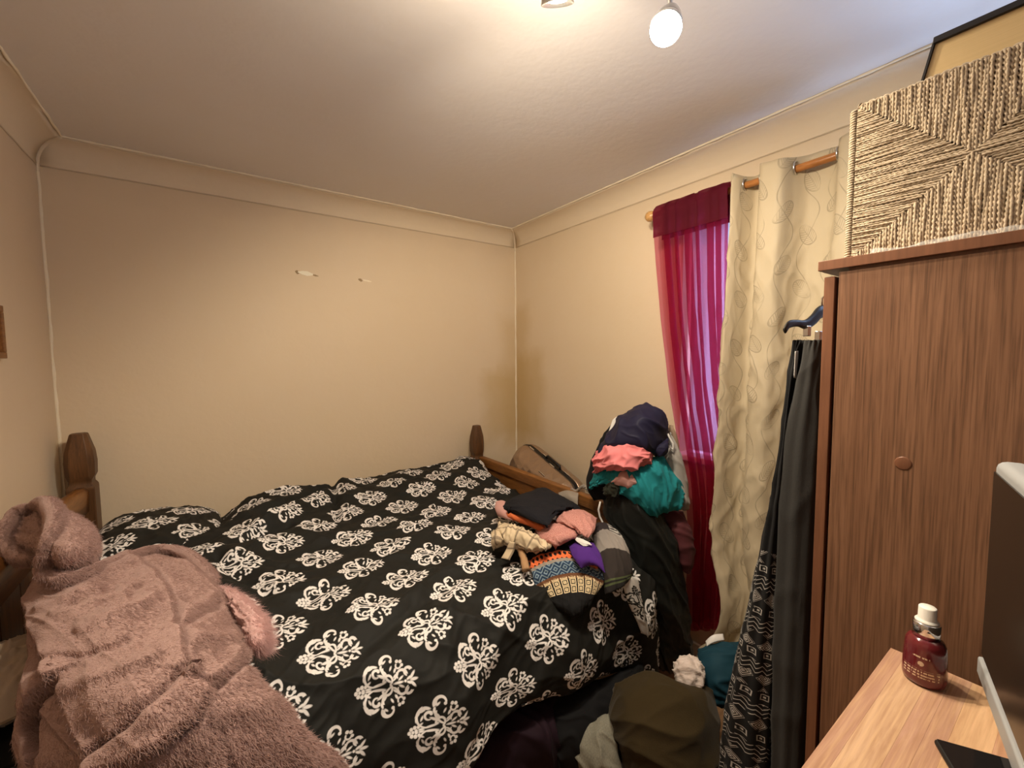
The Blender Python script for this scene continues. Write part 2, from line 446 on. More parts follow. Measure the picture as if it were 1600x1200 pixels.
# plain garments
M['navy'] = fabric('navy_nylon', (.012, .011, .032), .6, .05, .1, 500, .15)
M['coral_pink'] = fabric('coral_pink_jersey', (.72, .22, .23), .9, .1)
M['teal'] = fabric('teal_jersey', (.015, .22, .25), .85, .1)
M['dusty'] = fabric('pale_rose_jersey', (.62, .34, .31), .9, .1)
M['linen'] = fabric('grey_linen', (.36, .34, .32), .9, .1)
M['brown'] = fabric('brown_cloth', (.28, .20, .14), .9, .1)
M['white_cloth'] = fabric('white_cotton', (.72, .70, .68), .9, .05)
M['satin'] = fabric('black_satin', (.010, .011, .010), .45, .05, .1, 400, .15)
M['dark_fluff'] = fabric('black_green_fluff', (.022, .024, .016), 1, .3, .4, 120, .8)
M['mauve'] = fabric('dark_mauve_cloth', (.085, .022, .026), .7, .1)
M['black_jersey'] = fabric('charcoal_jersey', (.010, .010, .014), .9, .0, .12)
M['pink_marl'] = fabric('pink_marl_knit', (.42, .155, .135), .95, .1, .1, 500, .4, 9, (.62, .33, .29))
M['coral'] = fabric('coral_knit', (.70, .17, .06), .95, .1, .1, 400, .4)
M['tan_rib'] = fabric('tan_rib_knit', (.42, .25, .13), .95, .1)
M['purple'] = fabric('purple_jersey', (.075, .022, .20), .9, .1)
M['grey_cloth'] = fabric('grey_cotton', (.30, .26, .22), .9, .1)
M['olive'] = fabric('olive_wool', (.040, .027, .010), .95, .25, .3, 300, .4)
M['grey_knit'] = fabric('grey_green_knit', (.20, .19, .15), .95, .15, .15, 300, .4, 9, (.27, .26, .21))
M['blue'] = fabric('petrol_blue_cloth', (.008, .042, .065), .75, .05)
M['dark_purple'] = fabric('dark_plum_cloth', (.016, .006, .012), .8, .05)
M['charcoal'] = fabric('charcoal_wool', (.032, .031, .030), .95, .12, .15, 500, .35)
M['cream_cushion'] = fabric('cream_cushion_cloth', (.56, .47, .36), .95, .1)
M['dark_cloth'] = fabric('black_cloth', (.008, .008, .009), .9, .05)
M['mattress'] = fabric('mattress_ticking', (.60, .57, .52), .9, .05)

t = Mt('cream_check', (.62, .50, .34), .95, .2, .1); x, y, _ = t.xyz(t.uv())
for a, per in ((x, .05), (y, .06)):
    t.mix(soft(.0035-op.abs(op.mod(a, per)-per/2), .001)*.75, (.16, .12, .09))
t.height(t.noise(t.uv(), 300, 2)); M['check'] = t.done()
t = Mt('fair_isle_knit', (.02, .02, .025), .95, .2, .1); x, y, _ = t.xyz(t.uv())
# u runs from the collar down
x = x-.045
t.ramp(x*(1/.17), [(0, (.012, .012, .014)), (.10, (.75, .17, .06)), (.30, (.30, .26, .22)), (.36, (.025, .05, .10)), (.60, (.16, .07, .035)), (.70, (.012, .012, .013))], True)
f1 = soft(op.sin(y*420)+op.sin(x*260)-.5, .2); inb = op.gt(x, .017)*op.gt(.051, x); t.mix(f1*inb, (.012, .012, .014))
dia = op.abs(op.mod(y, .03)-.015)+op.abs(op.mod(x-.061, .04)-.02); inb = op.gt(x, .061)*op.gt(.102, x)
t.mix(soft(.0022-op.abs(op.mod(dia, .012)-.006), .001)*inb, (.22, .30, .36))
gx = op.mod(x-.119, .022); gy = op.mod(y, .026)
box = op.max(op.abs(gx-.011), op.abs(gy-.011)); inb = op.gt(x, .112)*op.gt(.163, x)
t.mix(soft(.0018-op.abs(op.mod(box, .0062)-.003), .0006)*inb*op.gt(.0105, box), (.72, .58, .36))
t.height(t.noise(t.uv(), 420, 2)); M['fairisle'] = t.done(.4)
t = Mt('striped_knit', (.035, .027, .028), .95, .2, .1); x, y, _ = t.xyz(t.uv())
t.ramp(x*(1/.30), [(0, (.035, .027, .03)), (.30, (.27, .24, .22)), (.62, (.035, .028, .026)), (.93, (.08, .10, .045)), (.95, (.02, .018, .018)), (.97, (.08, .10, .045)), (.99, (.02, .018, .018))], True)
t.mix(soft(.006-op.abs(op.mod(x, .022)-.011), .001)*op.gt(y, .07)*op.gt(.10, x), (.45, .43, .40))
t.height(t.noise(t.uv(), 420, 2)); M['stripe'] = t.done(.4)

# black cloth with white block-print glyphs near the hem
t = Mt('block_print_black', (.010, .010, .011), .9, .2, .05); u, v, _ = t.xyz(t.uv())
ink = (.62, .59, .56)
wz = t.noise(t.uv(), 11, 2)
x2 = (v+(wz-.5)*.012)*1.6; y2 = u*1.6
def rings_(cx, cy, k):
    gx = op.mod(x2-cx, k)-k/2; gy = op.mod(y2-cy, k)-k/2
    return op.max(op.abs(gx), op.abs(gy)), gx, gy
row = op.mod(y2, .16)
r1, gx, gy = rings_(0, .0, .04)
sq = op.max(.0014-op.abs(r1-.010), .0035-r1)
zig = .0016-op.abs(op.mod(y2-op.abs(op.mod(x2, .03)-.015), .017)-.0085)
dd = op.abs(op.mod(x2, .05)-.025)+op.abs(op.mod(y2, .06)-.03)*.8
dia = op.min(.0016-op.abs(op.mod(dd, .0065)-.003), .022-dd)
s1 = soft(sq, .0005)*op.gt(.05, row); s2 = soft(zig, .0005)*op.gt(row, .05)*op.gt(.10, row); s3 = soft(dia, .0005)*op.gt(row, .10)
gate = op.gt(u+(t.noise(t.uv(), 5, 1)-.5)*.1, .49)
spk = soft(t.noise(t.uv(), 60, 2)-.36, .06)
t.mix((s1+s2+s3)*gate*spk*.7, ink); t.height(t.noise(t.uv(), 500, 2)); M['print'] = t.done()

# cream curtain with stitched leaves
t = Mt('cream_leaf_curtain', (.62, .52, .36), .7, .3, .15); u, v, _ = t.xyz(t.uv())   # u down, v across
wu = t.noise(t.uv(), 6.0, 1); u = u+(wu-.5)*.05; wv = t.noise(t.scaled(t.uv(), (1, 1, 1), (0, 0, 0), (7, 3, 0)), 6.0, 1); v = v+(wv-.5)*.05
line = None
for (pu, pv, ou, ov, rot) in ((.19, .17, .0, .0, 35), (.19, .17, .095, .085, -40)):
    a = op.mod(u-ou, pu)-pu/2; b = op.mod(v-ov, pv)-pv/2
    c, s = math.cos(R_(rot)), math.sin(R_(rot)); p = a*c+b*s; q = b*c-a*s
    e_ = op.len(p*(1/.040), q*(1/.023))
    outl = .05-op.abs(e_-1); mid = op.min(.0010-op.abs(q), 1.0-e_); veins = op.min((.0012-op.abs(op.mod(p+op.abs(q)*.8, .009)-.0045))*30, (1-e_))
    fl = op.max(op.max(outl, mid*30), veins*.5)
    line = fl if line is None else op.max(line, fl)
for ov in (.0, .085):
    vine = .0016-op.abs(op.mod(v-ov+op.sin(u*22+ov*60)*.030, .17)-.085); line = op.max(line, vine*25)
wk = t.noise(t.uv(), 13, 2); t.mix(soft(line, .03)*soft(wk-.42, .12)*.62, (.27, .215, .145))
n = t.noise(t.scaled(t.uv(), (2500, 700, 1)), 1.0, 2); t.height(n, .6); t.height(t.noise(t.uv(), 22, 4), 1.5); t.height(soft(line, .02), .5)
t.b.inputs['Roughness'].default_value = .62
cm = t.done(.22, .003)
# a little daylight passes through the cloth
tr = t.node('ShaderNodeBsdfTranslucent'); t.nt.links.new(t.csock, tr.inputs[0]); ms = t.node('ShaderNodeMixShader'); ms.inputs[0].default_value = .22
t.nt.links.new(t.b.outputs[0], ms.inputs[1]); t.nt.links.new(tr.outputs[0], ms.inputs[2]); t.nt.links.new(ms.outputs[0], t.out.inputs[0]); M['curtain'] = cm

def sheer(name, col, clear, tcol):
    t = Mt(name, col, .7, .2, .1)
    n = t.noise(t.scaled(t.uv(), (60, 1200, 1)), 1.0, 2); t.mix(soft(n-.5, .2)*.35, tuple(c*.6 for c in col)); t.done()
    tl = t.node('ShaderNodeBsdfTranslucent'); tl.inputs[0].default_value = tuple(tcol)+(1,)
    tp = t.node('ShaderNodeBsdfTransparent'); tp.inputs[0].default_value = (.88, .42, .54, 1)
    m1 = t.node('ShaderNodeMixShader'); m1.inputs[0].default_value = .6
    t.nt.links.new(t.b.outputs[0], m1.inputs[1]); t.nt.links.new(tl.outputs[0], m1.inputs[2])
    m2 = t.node('ShaderNodeMixShader'); m2.inputs[0].default_value = clear
    t.nt.links.new(m1.outputs[0], m2.inputs[1]); t.nt.links.new(tp.outputs[0], m2.inputs[2]); t.nt.links.new(m2.outputs[0], t.out.inputs[0])
    return t.m
M['sheer'] = sheer('burgundy_voile', (.17, .008, .022), .60, (.70, .07, .20))
t = Mt('white_net', (.8, .8, .8), .9, .1)
ntr = t.node('ShaderNodeBsdfTranslucent'); ntr.inputs[0].default_value = (.26, .28, .31, 1); m1 = t.node('ShaderNodeMixShader'); m1.inputs[0].default_value = .45
t.nt.links.new(t.b.outputs[0], m1.inputs[1]); t.nt.links.new(ntr.outputs[0], m1.inputs[2]); tp = t.node('ShaderNodeBsdfTransparent'); m2 = t.node('ShaderNodeMixShader')
nz_ = t.noise(t.uv(), 160, 3, .7); e = soft(nz_-.56, .04)*.16; t.nt.links.new(e.k, m2.inputs[0])
t.nt.links.new(m1.outputs[0], m2.inputs[1]); t.nt.links.new(tp.outputs[0], m2.inputs[2]); t.nt.links.new(m2.outputs[0], t.out.inputs[0]); M['net'] = t.m
M['sheer_dense'] = sheer('burgundy_voile_hem', (.16, .012, .030), .06, (.35, .03, .10))

# seagrass rope
t = Mt('seagrass', (.53, .425, .305), .85, .25, .1)
n = t.noise(t.pos(), 90, 3, .6); t.mix(soft(n-.5, .2), (.33, .25, .16)); n = t.noise(t.pos(), 260, 2); t.mix(soft(n-.55, .15)*.5, (.60, .51, .40))
t.height(t.noise(t.pos(), 900, 2)); M['rope'] = t.done(.4, .0008)
M['basket_in'] = Mt('basket_core', (.16, .10, .05), .9).done()
t = Mt('clear_film', (.8, .8, .78), .25, .5); tp = t.node('ShaderNodeBsdfTransparent'); ms = t.node('ShaderNodeMixShader'); ms.inputs[0].default_value = .8
t.nt.links.new(t.b.outputs[0], ms.inputs[1]); t.nt.links.new(tp.outputs[0], ms.inputs[2]); t.nt.links.new(ms.outputs[0], t.out.inputs[0]); M['film'] = t.m
M['book_black'] = Mt('black_cover', (.014, .012, .014), .5, .4).done()
t = Mt('page_edges', (.66, .49, .26), .9, .2); n = t.noise(t.scaled(t.pos(), (5, 5, 700)), 1.0, 2); t.mix(soft(n-.5, .2)*.3, (.50, .36, .18)); M['pages'] = t.done()
# suitcase shell
t = Mt('bronze_shell', (.36, .25, .17), .32, .6, 0, .6); x, y, z = t.xyz(t.obj())
t.height(op.max(op.abs(op.mod(y+z, .07)-.035), op.abs(op.mod(y-z, .07)-.035)), 30.0); M['shell'] = t.done(.8, .004)
# bottle
t = Mt('wine_red_bottle', (.13, .014, .018), .16, .6); x, y, z = t.xyz(t.obj())
# print faces the room (towards -x): rows of tiny lettering, an emblem above
nz = t.noise(t.scaled(t.obj(), (420, 420, 60)), 1.0, 1)
rows = op.gt(.0011, op.abs(op.mod(z, .0042)-.0021))*op.gt(z, .014)*op.gt(.0265, z)*op.gt(.019, op.abs(y))*op.gt(nz, .47)
row2 = op.gt(.0011, op.abs(z-.044))*op.gt(.009, op.abs(y))*op.gt(nz, .5)
emb = op.gt(.0034, op.len(y, z-.035))*op.gt(nz, .40)
t.mix(op.min((rows+row2+emb)*op.gt(-.0, x), E_(t.nt, t.node('ShaderNodeValue').outputs[0])*0+1)*.8, (.78, .60, .42)); t.b.inputs['Coat Weight'].default_value = .4; M['bottle'] = t.done()
# ---------------------------------------------------------------- the room
T = .12
struct(MB().box(XL-T, XR+.2, YF-T, YB+T, -.1, 0).build('floor', M['floor']))
struct(MB().box(XL-T, XR+.2, YF-T, YB+T, H, H+.1).build('ceiling', M['ceiling']))
struct(MB().box(XL-T, XR+.2, YB, YB+T, 0, H).build('wall_back', M['wall_back']))
struct(MB().box(XL-T, XL, YF, YB, 0, H).build('wall_left', M['wall_left']))
struct(MB().box(XL-T, XR+.2, YF-T, YF, 0, H).build('wall_front', M['wall_left']))
WT = .19
b = MB(); y0, y1, z0, z1 = WIN['y0'], WIN['y1'], WIN['z0'], WIN['z1']
b.box(XR, XR+WT, YF, y0, 0, H); b.box(XR, XR+WT, y1, YB, 0, H); b.box(XR, XR+WT, y0, y1, 0, z0); b.box(XR, XR+WT, y0, y1, z1, H)
struct(b.build('wall_right', M['wall_right']))
# coving: a concave quarter profile, with a lumpy bead of old filler along its ceiling edge
def cove(name, a, bpt, inward):
    a = np.array(a, float); bpt = np.array(bpt, float); inward = np.array(inward, float); n = 40
    rows = []
    L = np.linalg.norm(bpt-a); d = (bpt-a)/L
    prof = []
    for k in range(9):
        th = math.pi/2*k/8
        prof.append((.092*(1-math.sin(th))+.0035*(k in (0, 8)), .092*(1-math.cos(th))))   # (off wall, down) concave
    prof = [(.095, -.002), (.095, .006)]+[(o, dn+.006) for o, dn in prof][0:]+[(.001, .104)]
    P = np.zeros((n, len(prof), 3))
    for i in range(n):
        s = i/(n-1)
        for j, (o, dn) in enumerate(prof):
            wob = .0012*float(noise2(s*L*5, j*.3, 3))
            P[i, j] = a+d*(L*s)+inward*(o+wob)+np.array((0, 0, -dn))
    o = sheet(name, P, M['cove'], None, .004); struct(o)
    pts = []; rr = []
    for i in range(160):
        s = i/159.0; pts.append(a+d*(L*s)+inward*(.097+.0022*float(noise2(s*L*14, .5, 5)))+np.array((0, 0, -.003)))
        rr.append(.0042+.0022*float(noise2(s*L*20, .2, 9)))
    MB().tube(pts, rr, 6).build('filler_bead', M['caulk'], o, True)
    pts = [a+d*(L*i/99.0)+inward*.0015+np.array((0, 0, -.106+.002*float(noise2(i*L*.09, .7, 6)))) for i in range(100)]
    MB().tube(pts, .0010, 5).build('hairline_crack', M['crack'], o, True)
    return o
cove('trim_1', (XL, YB, H), (XR, YB, H), (0, -1, 0))
cove('trim_2', (XR, YB, H), (XR, YF, H), (-1, 0, 0))
cove('trim_3', (XL, YF, H), (XL, YB, H), (1, 0, 0))
# painted-over filler in the wall corners
for nm, x, sx in (('trim_4', XR, -1), ('trim_5', XL, 1)):
    pts = [(x+sx*(.003+.002*float(noise2(z*9, .3, 4))), YB-.004, z) for z in np.linspace(.1, H-.10, 90)]
    struct(MB().tube(pts, [.0065+.003*float(noise2(q[2]*13, .8, 2)) for q in pts], 6).build(nm, M['caulk'], None, True))
for nm, x, sx in (('trim_11', XR, -1), ('trim_12', XL, 1)):
    pts = [(x+sx*(.092*(1-math.sin(a_))+.002), YB-.092*(1-math.sin(a_))-.002, H-.092*(1-math.cos(a_))-.006) for a_ in np.linspace(0, math.pi/2, 16)]
    struct(MB().tube(pts+[(x+sx*.002, YB-.002, H-.13)], .0075, 8).build(nm, M['cove'], None, True))
bb = .09
for nm, a in (('baseboard_back', (XL, XR, YB-.015, YB)), ('baseboard_right', (XR-.015, XR, YF, YB)), ('baseboard_left', (XL, XL+.015, YF, YB))):
    struct(MB().box(*a, 0, bb).build(nm, M['skirting'], None, False, .004))
# old filler scars on the back wall
def scar(x, z, L, t, mat, name, d=.0012):
    n = 14; top = []; bot = []
    for i in range(n):
        s = i/(n-1); h = t*math.sin(math.pi*min(max(s, .06), .94))**.5*(1+.5*float(noise2(s*4, x*7, 3)))
        top.append((x+L*s, z+h/2-.006*s)); bot.append((x+L*s, z-h/2-.006*s))
    ring = top+bot[::-1]; m = len(ring)
    v = [(a, YB, c) for a, c in ring]+[(a, YB-d, c) for a, c in ring]
    f = [tuple(range(m, 2*m))]+[(i, (i+1) % m, (i+1) % m+m, i+m) for i in range(m)]
    return struct(mesh_obj(name, v, f, mat, None, False))
scar(.392, 1.946, .075, .020, M['scar'], 'trim_6', .0016)
scar(.378, 1.948, .020, .016, M['scar_dark'], 'trim_7'); scar(.455, 1.940, .040, .009, M['scar_dark'], 'trim_8')
scar(.712, 1.938, .024, .016, M['scar_dark'], 'trim_9'); scar(.738, 1.937, .05, .010, M['caulk'], 'trim_10')
# window: white frame deep in the reveal, sill board, two frosted panes
wo = thing('window_1', 'white framed window behind the curtains', 'window', (XR+.14, (y0+y1)/2, z0)); del wo['category']; struct(wo)
fx0, fx1 = XR+.115, XR+.175
b = MB(); fr = .055
b.box(fx0, fx1, y0, y0+fr, z0, z1); b.box(fx0, fx1, y1-fr, y1, z0, z1); b.box(fx0, fx1, y0+fr, y1-fr, z0, z0+fr); b.box(fx0, fx1, y0+fr, y1-fr, z1-fr, z1); b.box(fx0, fx1, .57, .62, z0+fr, z1-fr); b.box(fx0, fx1, -.05, 0, z0+fr, z1-fr)
b.build('window_frame', M['upvc'], wo, False, .004)
for a, c in ((y0+fr, -.05), (0, .57), (.62, y1-fr)): MB().box(fx0+.03, fx0+.04, a, c, z0+fr, z1-fr).build('pane', M['glass'], wo)
MB().box(XR-.035, fx0, y0-.03, y1+.03, z0-.025, z0+.004).build('window_sill', M['upvc'], wo, False, .006)

nc = np.zeros((30, 120, 3)); tt = np.linspace(0, 1, 120)
for i in range(30): nc[i, :, 0] = XR+.055+.008*np.sin(tt*60+.6*i/30); nc[i, :, 1] = y1-.01-.66*tt; nc[i, :, 2] = z1-.015-(z1-z0-.03)*i/29
tag(sheet('net_curtain', nc, M['net'], None, 0, face_cam=False), 'white net curtain in the window reveal behind the burgundy sheer', 'curtain')
# ---------------------------------------------------------------- ceiling spotlight bar
H1 = Dp(1040, 45, .94); H2 = Zp(871, 6, 2.25); H3 = Zp(676, -30, 2.20)
bar_a = np.array((.30, .83)); bar_b = np.array((.98, .53))
lt = thing('ceiling_spotlight', 'steel ceiling light bar with lit swivel spotlights', 'ceiling light', (float((bar_a+bar_b)[0]/2), float((bar_a+bar_b)[1]/2), H))
dr = np.append((bar_b-bar_a)/np.linalg.norm(bar_b-bar_a), 0); pr = np.array((-dr[1], dr[0], 0))
cb = np.append((bar_a+bar_b)/2, H-.011)
MB().obox(cb, dr*np.linalg.norm(bar_b-bar_a)/2, pr*.028, (0, 0, .010)).build('base_bar', M['steel'], lt, False, .006)
def spot_head(c, aim, lit, energy):
    c = np.array(c, float); aim = np.array(aim, float); aim /= np.linalg.norm(aim)
    k = np.dot(c[:2]-bar_a, dr[:2]); foot = np.append(bar_a+dr[:2]*np.clip(k, .03, .71), H-.02)
    hd = MB(); back = c-aim*.075
    prof = [(.016, -.006), (.021, 0.0), (.027, .022), (.033, .052), (.036, .076), (.0335, .076), (.030, .06)]
    hd.lathe(back, prof, 28, axis=aim)
    ho = hd.build('spot_head', M['steel'], lt, True)
    MB().tube([foot, foot+np.array((0, 0, -.02)), back+aim*.01+np.array((0, 0, .022)), back+aim*.01], .006, 8).build('swivel_arm', M['steel'], lt, True)
    bl = MB(); bl.lathe(c, [(.001, -.004), (.02, -.004), (.0285, -.008), (.0285, -.012), (.001, -.012)], 28, axis=aim)
    bl.build('bulb', M['bulb'] if lit else M['white_plastic'], lt, True)
    if energy:
        ld = bpy.data.lights.new('spot_lamp', 'SPOT'); ld.energy = energy; ld.color = LAMP_COL; ld.shadow_soft_size = .024; ld.spot_size = R_(156); ld.spot_blend = .5
        lo = bpy.data.objects.new('spot_lamp', ld); link(lo, lt); lo.location = Vector((c+aim*.030).tolist())-lt.location
        lo.rotation_mode = 'QUATERNION'; lo.rotation_quaternion = Vector(aim.tolist()).to_track_quat('-Z', 'Y')
spot_head(H1, (-.42, -.18, -.62), True, LAMP_W*.5)
spot_head(H2, (.30, .34, -.85), True, LAMP_W*1.35)
spot_head(H3, (.62, .42, -.75), True, LAMP_W*.8)

# stray light leaking from the bulb rims
for c_ in (H1, H2, H3):
    ld = bpy.data.lights.new('bulb_glow', 'POINT'); ld.energy = LAMP_W*.12; ld.color = LAMP_COL; ld.shadow_soft_size = .03
    lo = bpy.data.objects.new('bulb_glow', ld); link(lo, lt); lo.location = Vector((np.array(c_)+np.array((0, 0, -.035))).tolist())-lt.location
# ---------------------------------------------------------------- bed frame
bed = thing('bed', 'stained pine bed frame with faceted corner posts against the back wall', 'bed', (.47, 1.78, 0))
def post(x, y, top, w, name='post'):
    h = w/2; b = MB()
    prof = [(h, 0), (h, top-.235), (h*.98, top-.225), (h*.80, top-.21), (h*.80, top-.195), (h*1.02, top-.175), (h*1.06, top-.12), (h*.98, top-.075), (h*.62, top-.006), (h*.56, top)]
    rings = []
    for r, z in prof:
        k = r*.62 if z > top-.18 else r*.93
        ring = [(r, -k), (r, k), (k, r), (-k, r), (-r, k), (-r, -k), (-k, -r), (k, -r)]
        rings.append([(x+a, y+c, z) for a, c in ring])
    return b.rings(rings).build(name, M['pine_v'], bed, False, .002)
FX, HX, BY0, BY1 = 1.455, -.478, 1.10, 2.47
post(HX, BY1, 1.172, .088, 'headboard_post'); post(HX, BY0, 1.172, .088, 'headboard_post')
post(FX-.012, BY1+.005, 1.010, .080, 'footboard_post'); post(FX, BY0, .975, .080, 'footboard_post')
# headboard: arched top rail and a panel of boards
n = 24; ys = np.linspace(BY0+.04, BY1-.04, n)
arch = lambda y: .945+.035*math.sin(math.pi*(y-BY0)/(BY1-BY0))
b = MB(); rings = []
for y in ys: zt = arch(y); rings.append([(HX-.022, y, zt-.10), (HX+.022, y, zt-.10), (HX+.026, y, zt-.015), (HX+.012, y, zt), (HX-.012, y, zt), (HX-.026, y, zt-.015)])
b.rings(rings).build('headboard_rail', M['pine'], bed, True)
nb = 9
for k in range(nb):
    a = BY0+.045+(BY1-BY0-.09)*k/nb; c = BY0+.045+(BY1-BY0-.09)*(k+1)/nb
    MB().box(HX-.009, HX+.009, a+.001, c-.001, .36, .90).build('headboard_board', M['pine_v'], bed, False, .003)
MB().box(HX-.02, HX+.02, BY0+.04, BY1-.04, .30, .39).build('headboard_lower_rail', M['pine'], bed, False, .003)
# footboard: square top rail, recessed panel
MB().box(FX-.021, FX+.021, BY0+.035, BY1-.035, .745, .802).build('footboard_rail', M['pine'], bed, False, .006)
MB().box(FX-.008, FX+.008, BY0+.035, BY1-.035, .34, .75).build('footboard_panel', M['pine'], bed)
MB().box(FX-.020, FX+.020, BY0+.035, BY1-.035, .26, .35).build('footboard_lower_rail', M['pine'], bed, False, .003)
for y in (BY0, BY1): MB().box(HX+.04, FX-.04, y-.016, y+.016, .26, .40).build('side_rail', M['pine'], bed, False, .003)
for k in range(7):
    x = HX+.16+k*.26; MB().box(x, x+.08, BY0+.017, BY1-.017, .385, .402).build('slat', M['pine'], bed)
mt = MB().box(HX+.06, FX-.06, BY0+.03, BY1-.02, .405, .60).build('mattress', M['mattress'], None, False, .05, seg=4, origin=(.47, 1.78, .405))
tag(mt, 'pale mattress hidden under the black damask duvet', 'mattress')

# ---------------------------------------------------------------- wardrobe (its side faces the room, the door faces the bed)
WX, WY, WZ = .955, .305, 1.655
wd = thing('wardrobe', 'dark walnut laminate wardrobe standing by the window', 'wardrobe', (1.35, .05, 0))
MB().box(WX, WX+.016, -.26, WY-.006, .05, WZ-.024).build('side_panel', M['ward'], wd, False, .001)
MB().box(WX+.016, 1.735, -.26, -.25, .05, WZ-.024).build('back_panel', M['ward'], wd)
MB().box(1.735, 1.751, -.26, WY-.006, .05, WZ-.024).build('side_panel', M['ward'], wd)
MB().box(WX-.006, 1.757, -.262, WY+.026, WZ-.018, WZ).build('top_panel', M['ward_edge'], wd, False, .001)
MB().box(WX+.004, 1.74, -.25, WY-.02, WZ-.03, WZ-.018).build('top_batten', M['ward_edge'], wd)
MB().box(WX, 1.751, -.26, WY, 0, .06).build('plinth', M['ward_edge'], wd)
for a, c in ((WX+.001, 1.349), (1.353, 1.75)):
    d = MB().box(a, c, WY, WY+.0175, .065, WZ-.030).build('door', M['ward_edge'], wd, False, .0015)
    hx = (c-.05) if a < 1.2 else a+.05
    MB().tube([(hx, WY+.018, .85), (hx, WY+.04, .86), (hx, WY+.04, .98), (hx, WY+.018, .99)], .005, 8).build('handle', M['chrome'], d, True)
q = Xp(1411, 724, WX)
MB().lathe((WX, q[1], q[2]), [(.0115, -.001), (.0115, .0006), (.0098, .0012), (.001, .0009)], 24, axis=(-1, 0, 0)).build('screw_cap', M['ward_edge'], wd, True)['label'] = 'round screw cover'

# ---------------------------------------------------------------- seagrass basket on the wardrobe
BX, BY_0, BY_1, BZ0, BZ1 = .978, -.012, .288, WZ+.001, WZ+.272
bk = thing('storage_basket', 'woven seagrass storage basket on top of the wardrobe', 'basket', (1.13, .14, WZ))
MB().box(BX+.004, BX+.31, BY_0+.004, BY_1-.004, BZ0+.001, BZ1-.004).build('basket_core', M['basket_in'], bk)
def rope(V, Fc, p0, p1, r, lay, out, rng, step=.0026, ns=8, amp=.30):
    p0 = np.array(p0); p1 = np.array(p1); L = np.linalg.norm(p1-p0)
    if L < .004: return
    d = (p1-p0)/L; side = np.cross(d, out); n = max(3, int(L/step)); ph = rng.uniform(0, 6.28); wv = rng.uniform(0, 6)
    th = np.arange(ns)*2*math.pi/ns; s = np.linspace(0, L, n)[:, None]
    rad = r*(1+amp*np.cos(2*th[None]-s*lay+ph))*(1+.08*np.sin(s*330+wv))
    mid = p0+d*s[:, 0][:, None]+np.outer(.0009*np.sin(s[:, 0]*60+wv), out)+np.outer(.0007*np.sin(s[:, 0]*43+ph), side)
    X = mid[:, None, :]+rad[..., None]*(np.cos(th)[None, :, None]*side+np.sin(th)[None, :, None]*out)
    k = sum(len(v) for v in V); V.append(X.reshape(-1, 3))
    i = np.arange(n-1)[:, None]*ns; j = np.arange(ns)[None]; j2 = (j+1) % ns
    Fc.append((np.stack([i+j, i+j2, i+ns+j2, i+ns+j], -1)+k).reshape(-1, 4))
def woven(name, org, ea, eb, out, r=.0021):
    """panel whose ropes run to the sides from two diagonals"""
    org, ea, eb, out = [np.array(q, float) for q in (org, ea, eb, out)]; rng = random.Random(7)
    A = np.linalg.norm(ea); B = np.linalg.norm(eb); V = []; Fc = []; dd = 2*r*.93
    nA = int(A/dd); nB = int(B/dd)
    for k in range(nB):
        t = (k+.5)/nB; m = min(t, 1-t)+.006*rng.uniform(-1, 1)
        m = min(max(m, .01), .5)
        for a0, a1 in ((0, m), (1-m, 1)): rope(V, Fc, org+ea*a0+eb*t+out*rng.uniform(0, .001), org+ea*a1+eb*t+out*rng.uniform(.0, .0012), r, 900, out, rng)
    for k in range(nA):
        t = (k+.5)/nA; m = min(t, 1-t)+.006*rng.uniform(-1, 1)
        m = min(max(m, .01), .5)
        for b0, b1 in ((0, m), (1-m, 1)): rope(V, Fc, org+ea*t+eb*b0+out*rng.uniform(0, .001), org+ea*t+eb*b1+out*rng.uniform(.0, .0012), r*1.12, 760, out, rng, amp=.36)
    o = mesh_obj(name, np.concatenate(V), np.concatenate(Fc).tolist(), M['rope'], bk, True); o['kind'] = 'stuff'; return o
woven('rope_panel', (BX, BY_1, BZ0), (0, BY_0-BY_1, 0), (0, 0, BZ1-BZ0), (-1, 0, 0))['label'] = 'rope panel with a crossed diagonal weave'
woven('rope_panel', (BX+.006, BY_1, BZ0), (.304, 0, 0), (0, 0, BZ1-BZ0), (0, 1, 0), .0034)
woven('rope_panel', (BX+.006, BY_0, BZ0), (.304, 0, 0), (0, 0, BZ1-BZ0), (0, -1, 0), .0034)
rng = random.Random(3)
for x, y in ((BX+.004, BY_1+.006), (BX+.004, BY_0-.006)):       # rope-bound corner rods
    V = []; Fc = []; prev = None; pts = []
    for k in range(700):
        th = k*.55; z = BZ0+.004+(BZ1-BZ0-.006)*k/699; pts.append((x+.0042*math.cos(th), y+.0042*math.sin(th), z))
    b = MB().tube(pts, .0024, 5); b.build('corner_binding', M['rope'], bk, True)
b = MB()
for p0, p1 in (((BX+.004, BY_0, BZ1), (BX+.004, BY_1, BZ1)), ((BX+.30, BY_0, BZ1), (BX+.30, BY_1, BZ1)), ((BX, BY_1-.004, BZ1), (BX+.30, BY_1-.004, BZ1)), ((BX, BY_0+.004, BZ1), (BX+.30, BY_0+.004, BZ1))):
    V = []; Fc = []; rope(V, Fc, p0, p1, .0045, 600, np.array((0, 0, 1.0)), rng); mesh_obj('rim_rope', np.concatenate(V), np.concatenate(Fc).tolist(), M['rope'], bk, True)
# loose plastic film caught under the basket
fp = np.zeros((4, 60, 3))
for i in range(4):
    for j in range(60):
        s = j/59; y = .255-.27*s; h = [.0, .004, .008, .011][i]*(.45+.5*s+.5*float(noise2(s*9, .4, 8)))
        fp[i, j] = (WX-.001+.012*(1-i/3.0)*0+.004*i/3+.003*float(noise2(s*14, i*.8, 4)), y, WZ+.0008+h)
o = sheet('plastic_film', fp, M['film'], None, .0004); tag(o, 'strip of clear plastic film along the foot of the seagrass basket', 'plastic film')

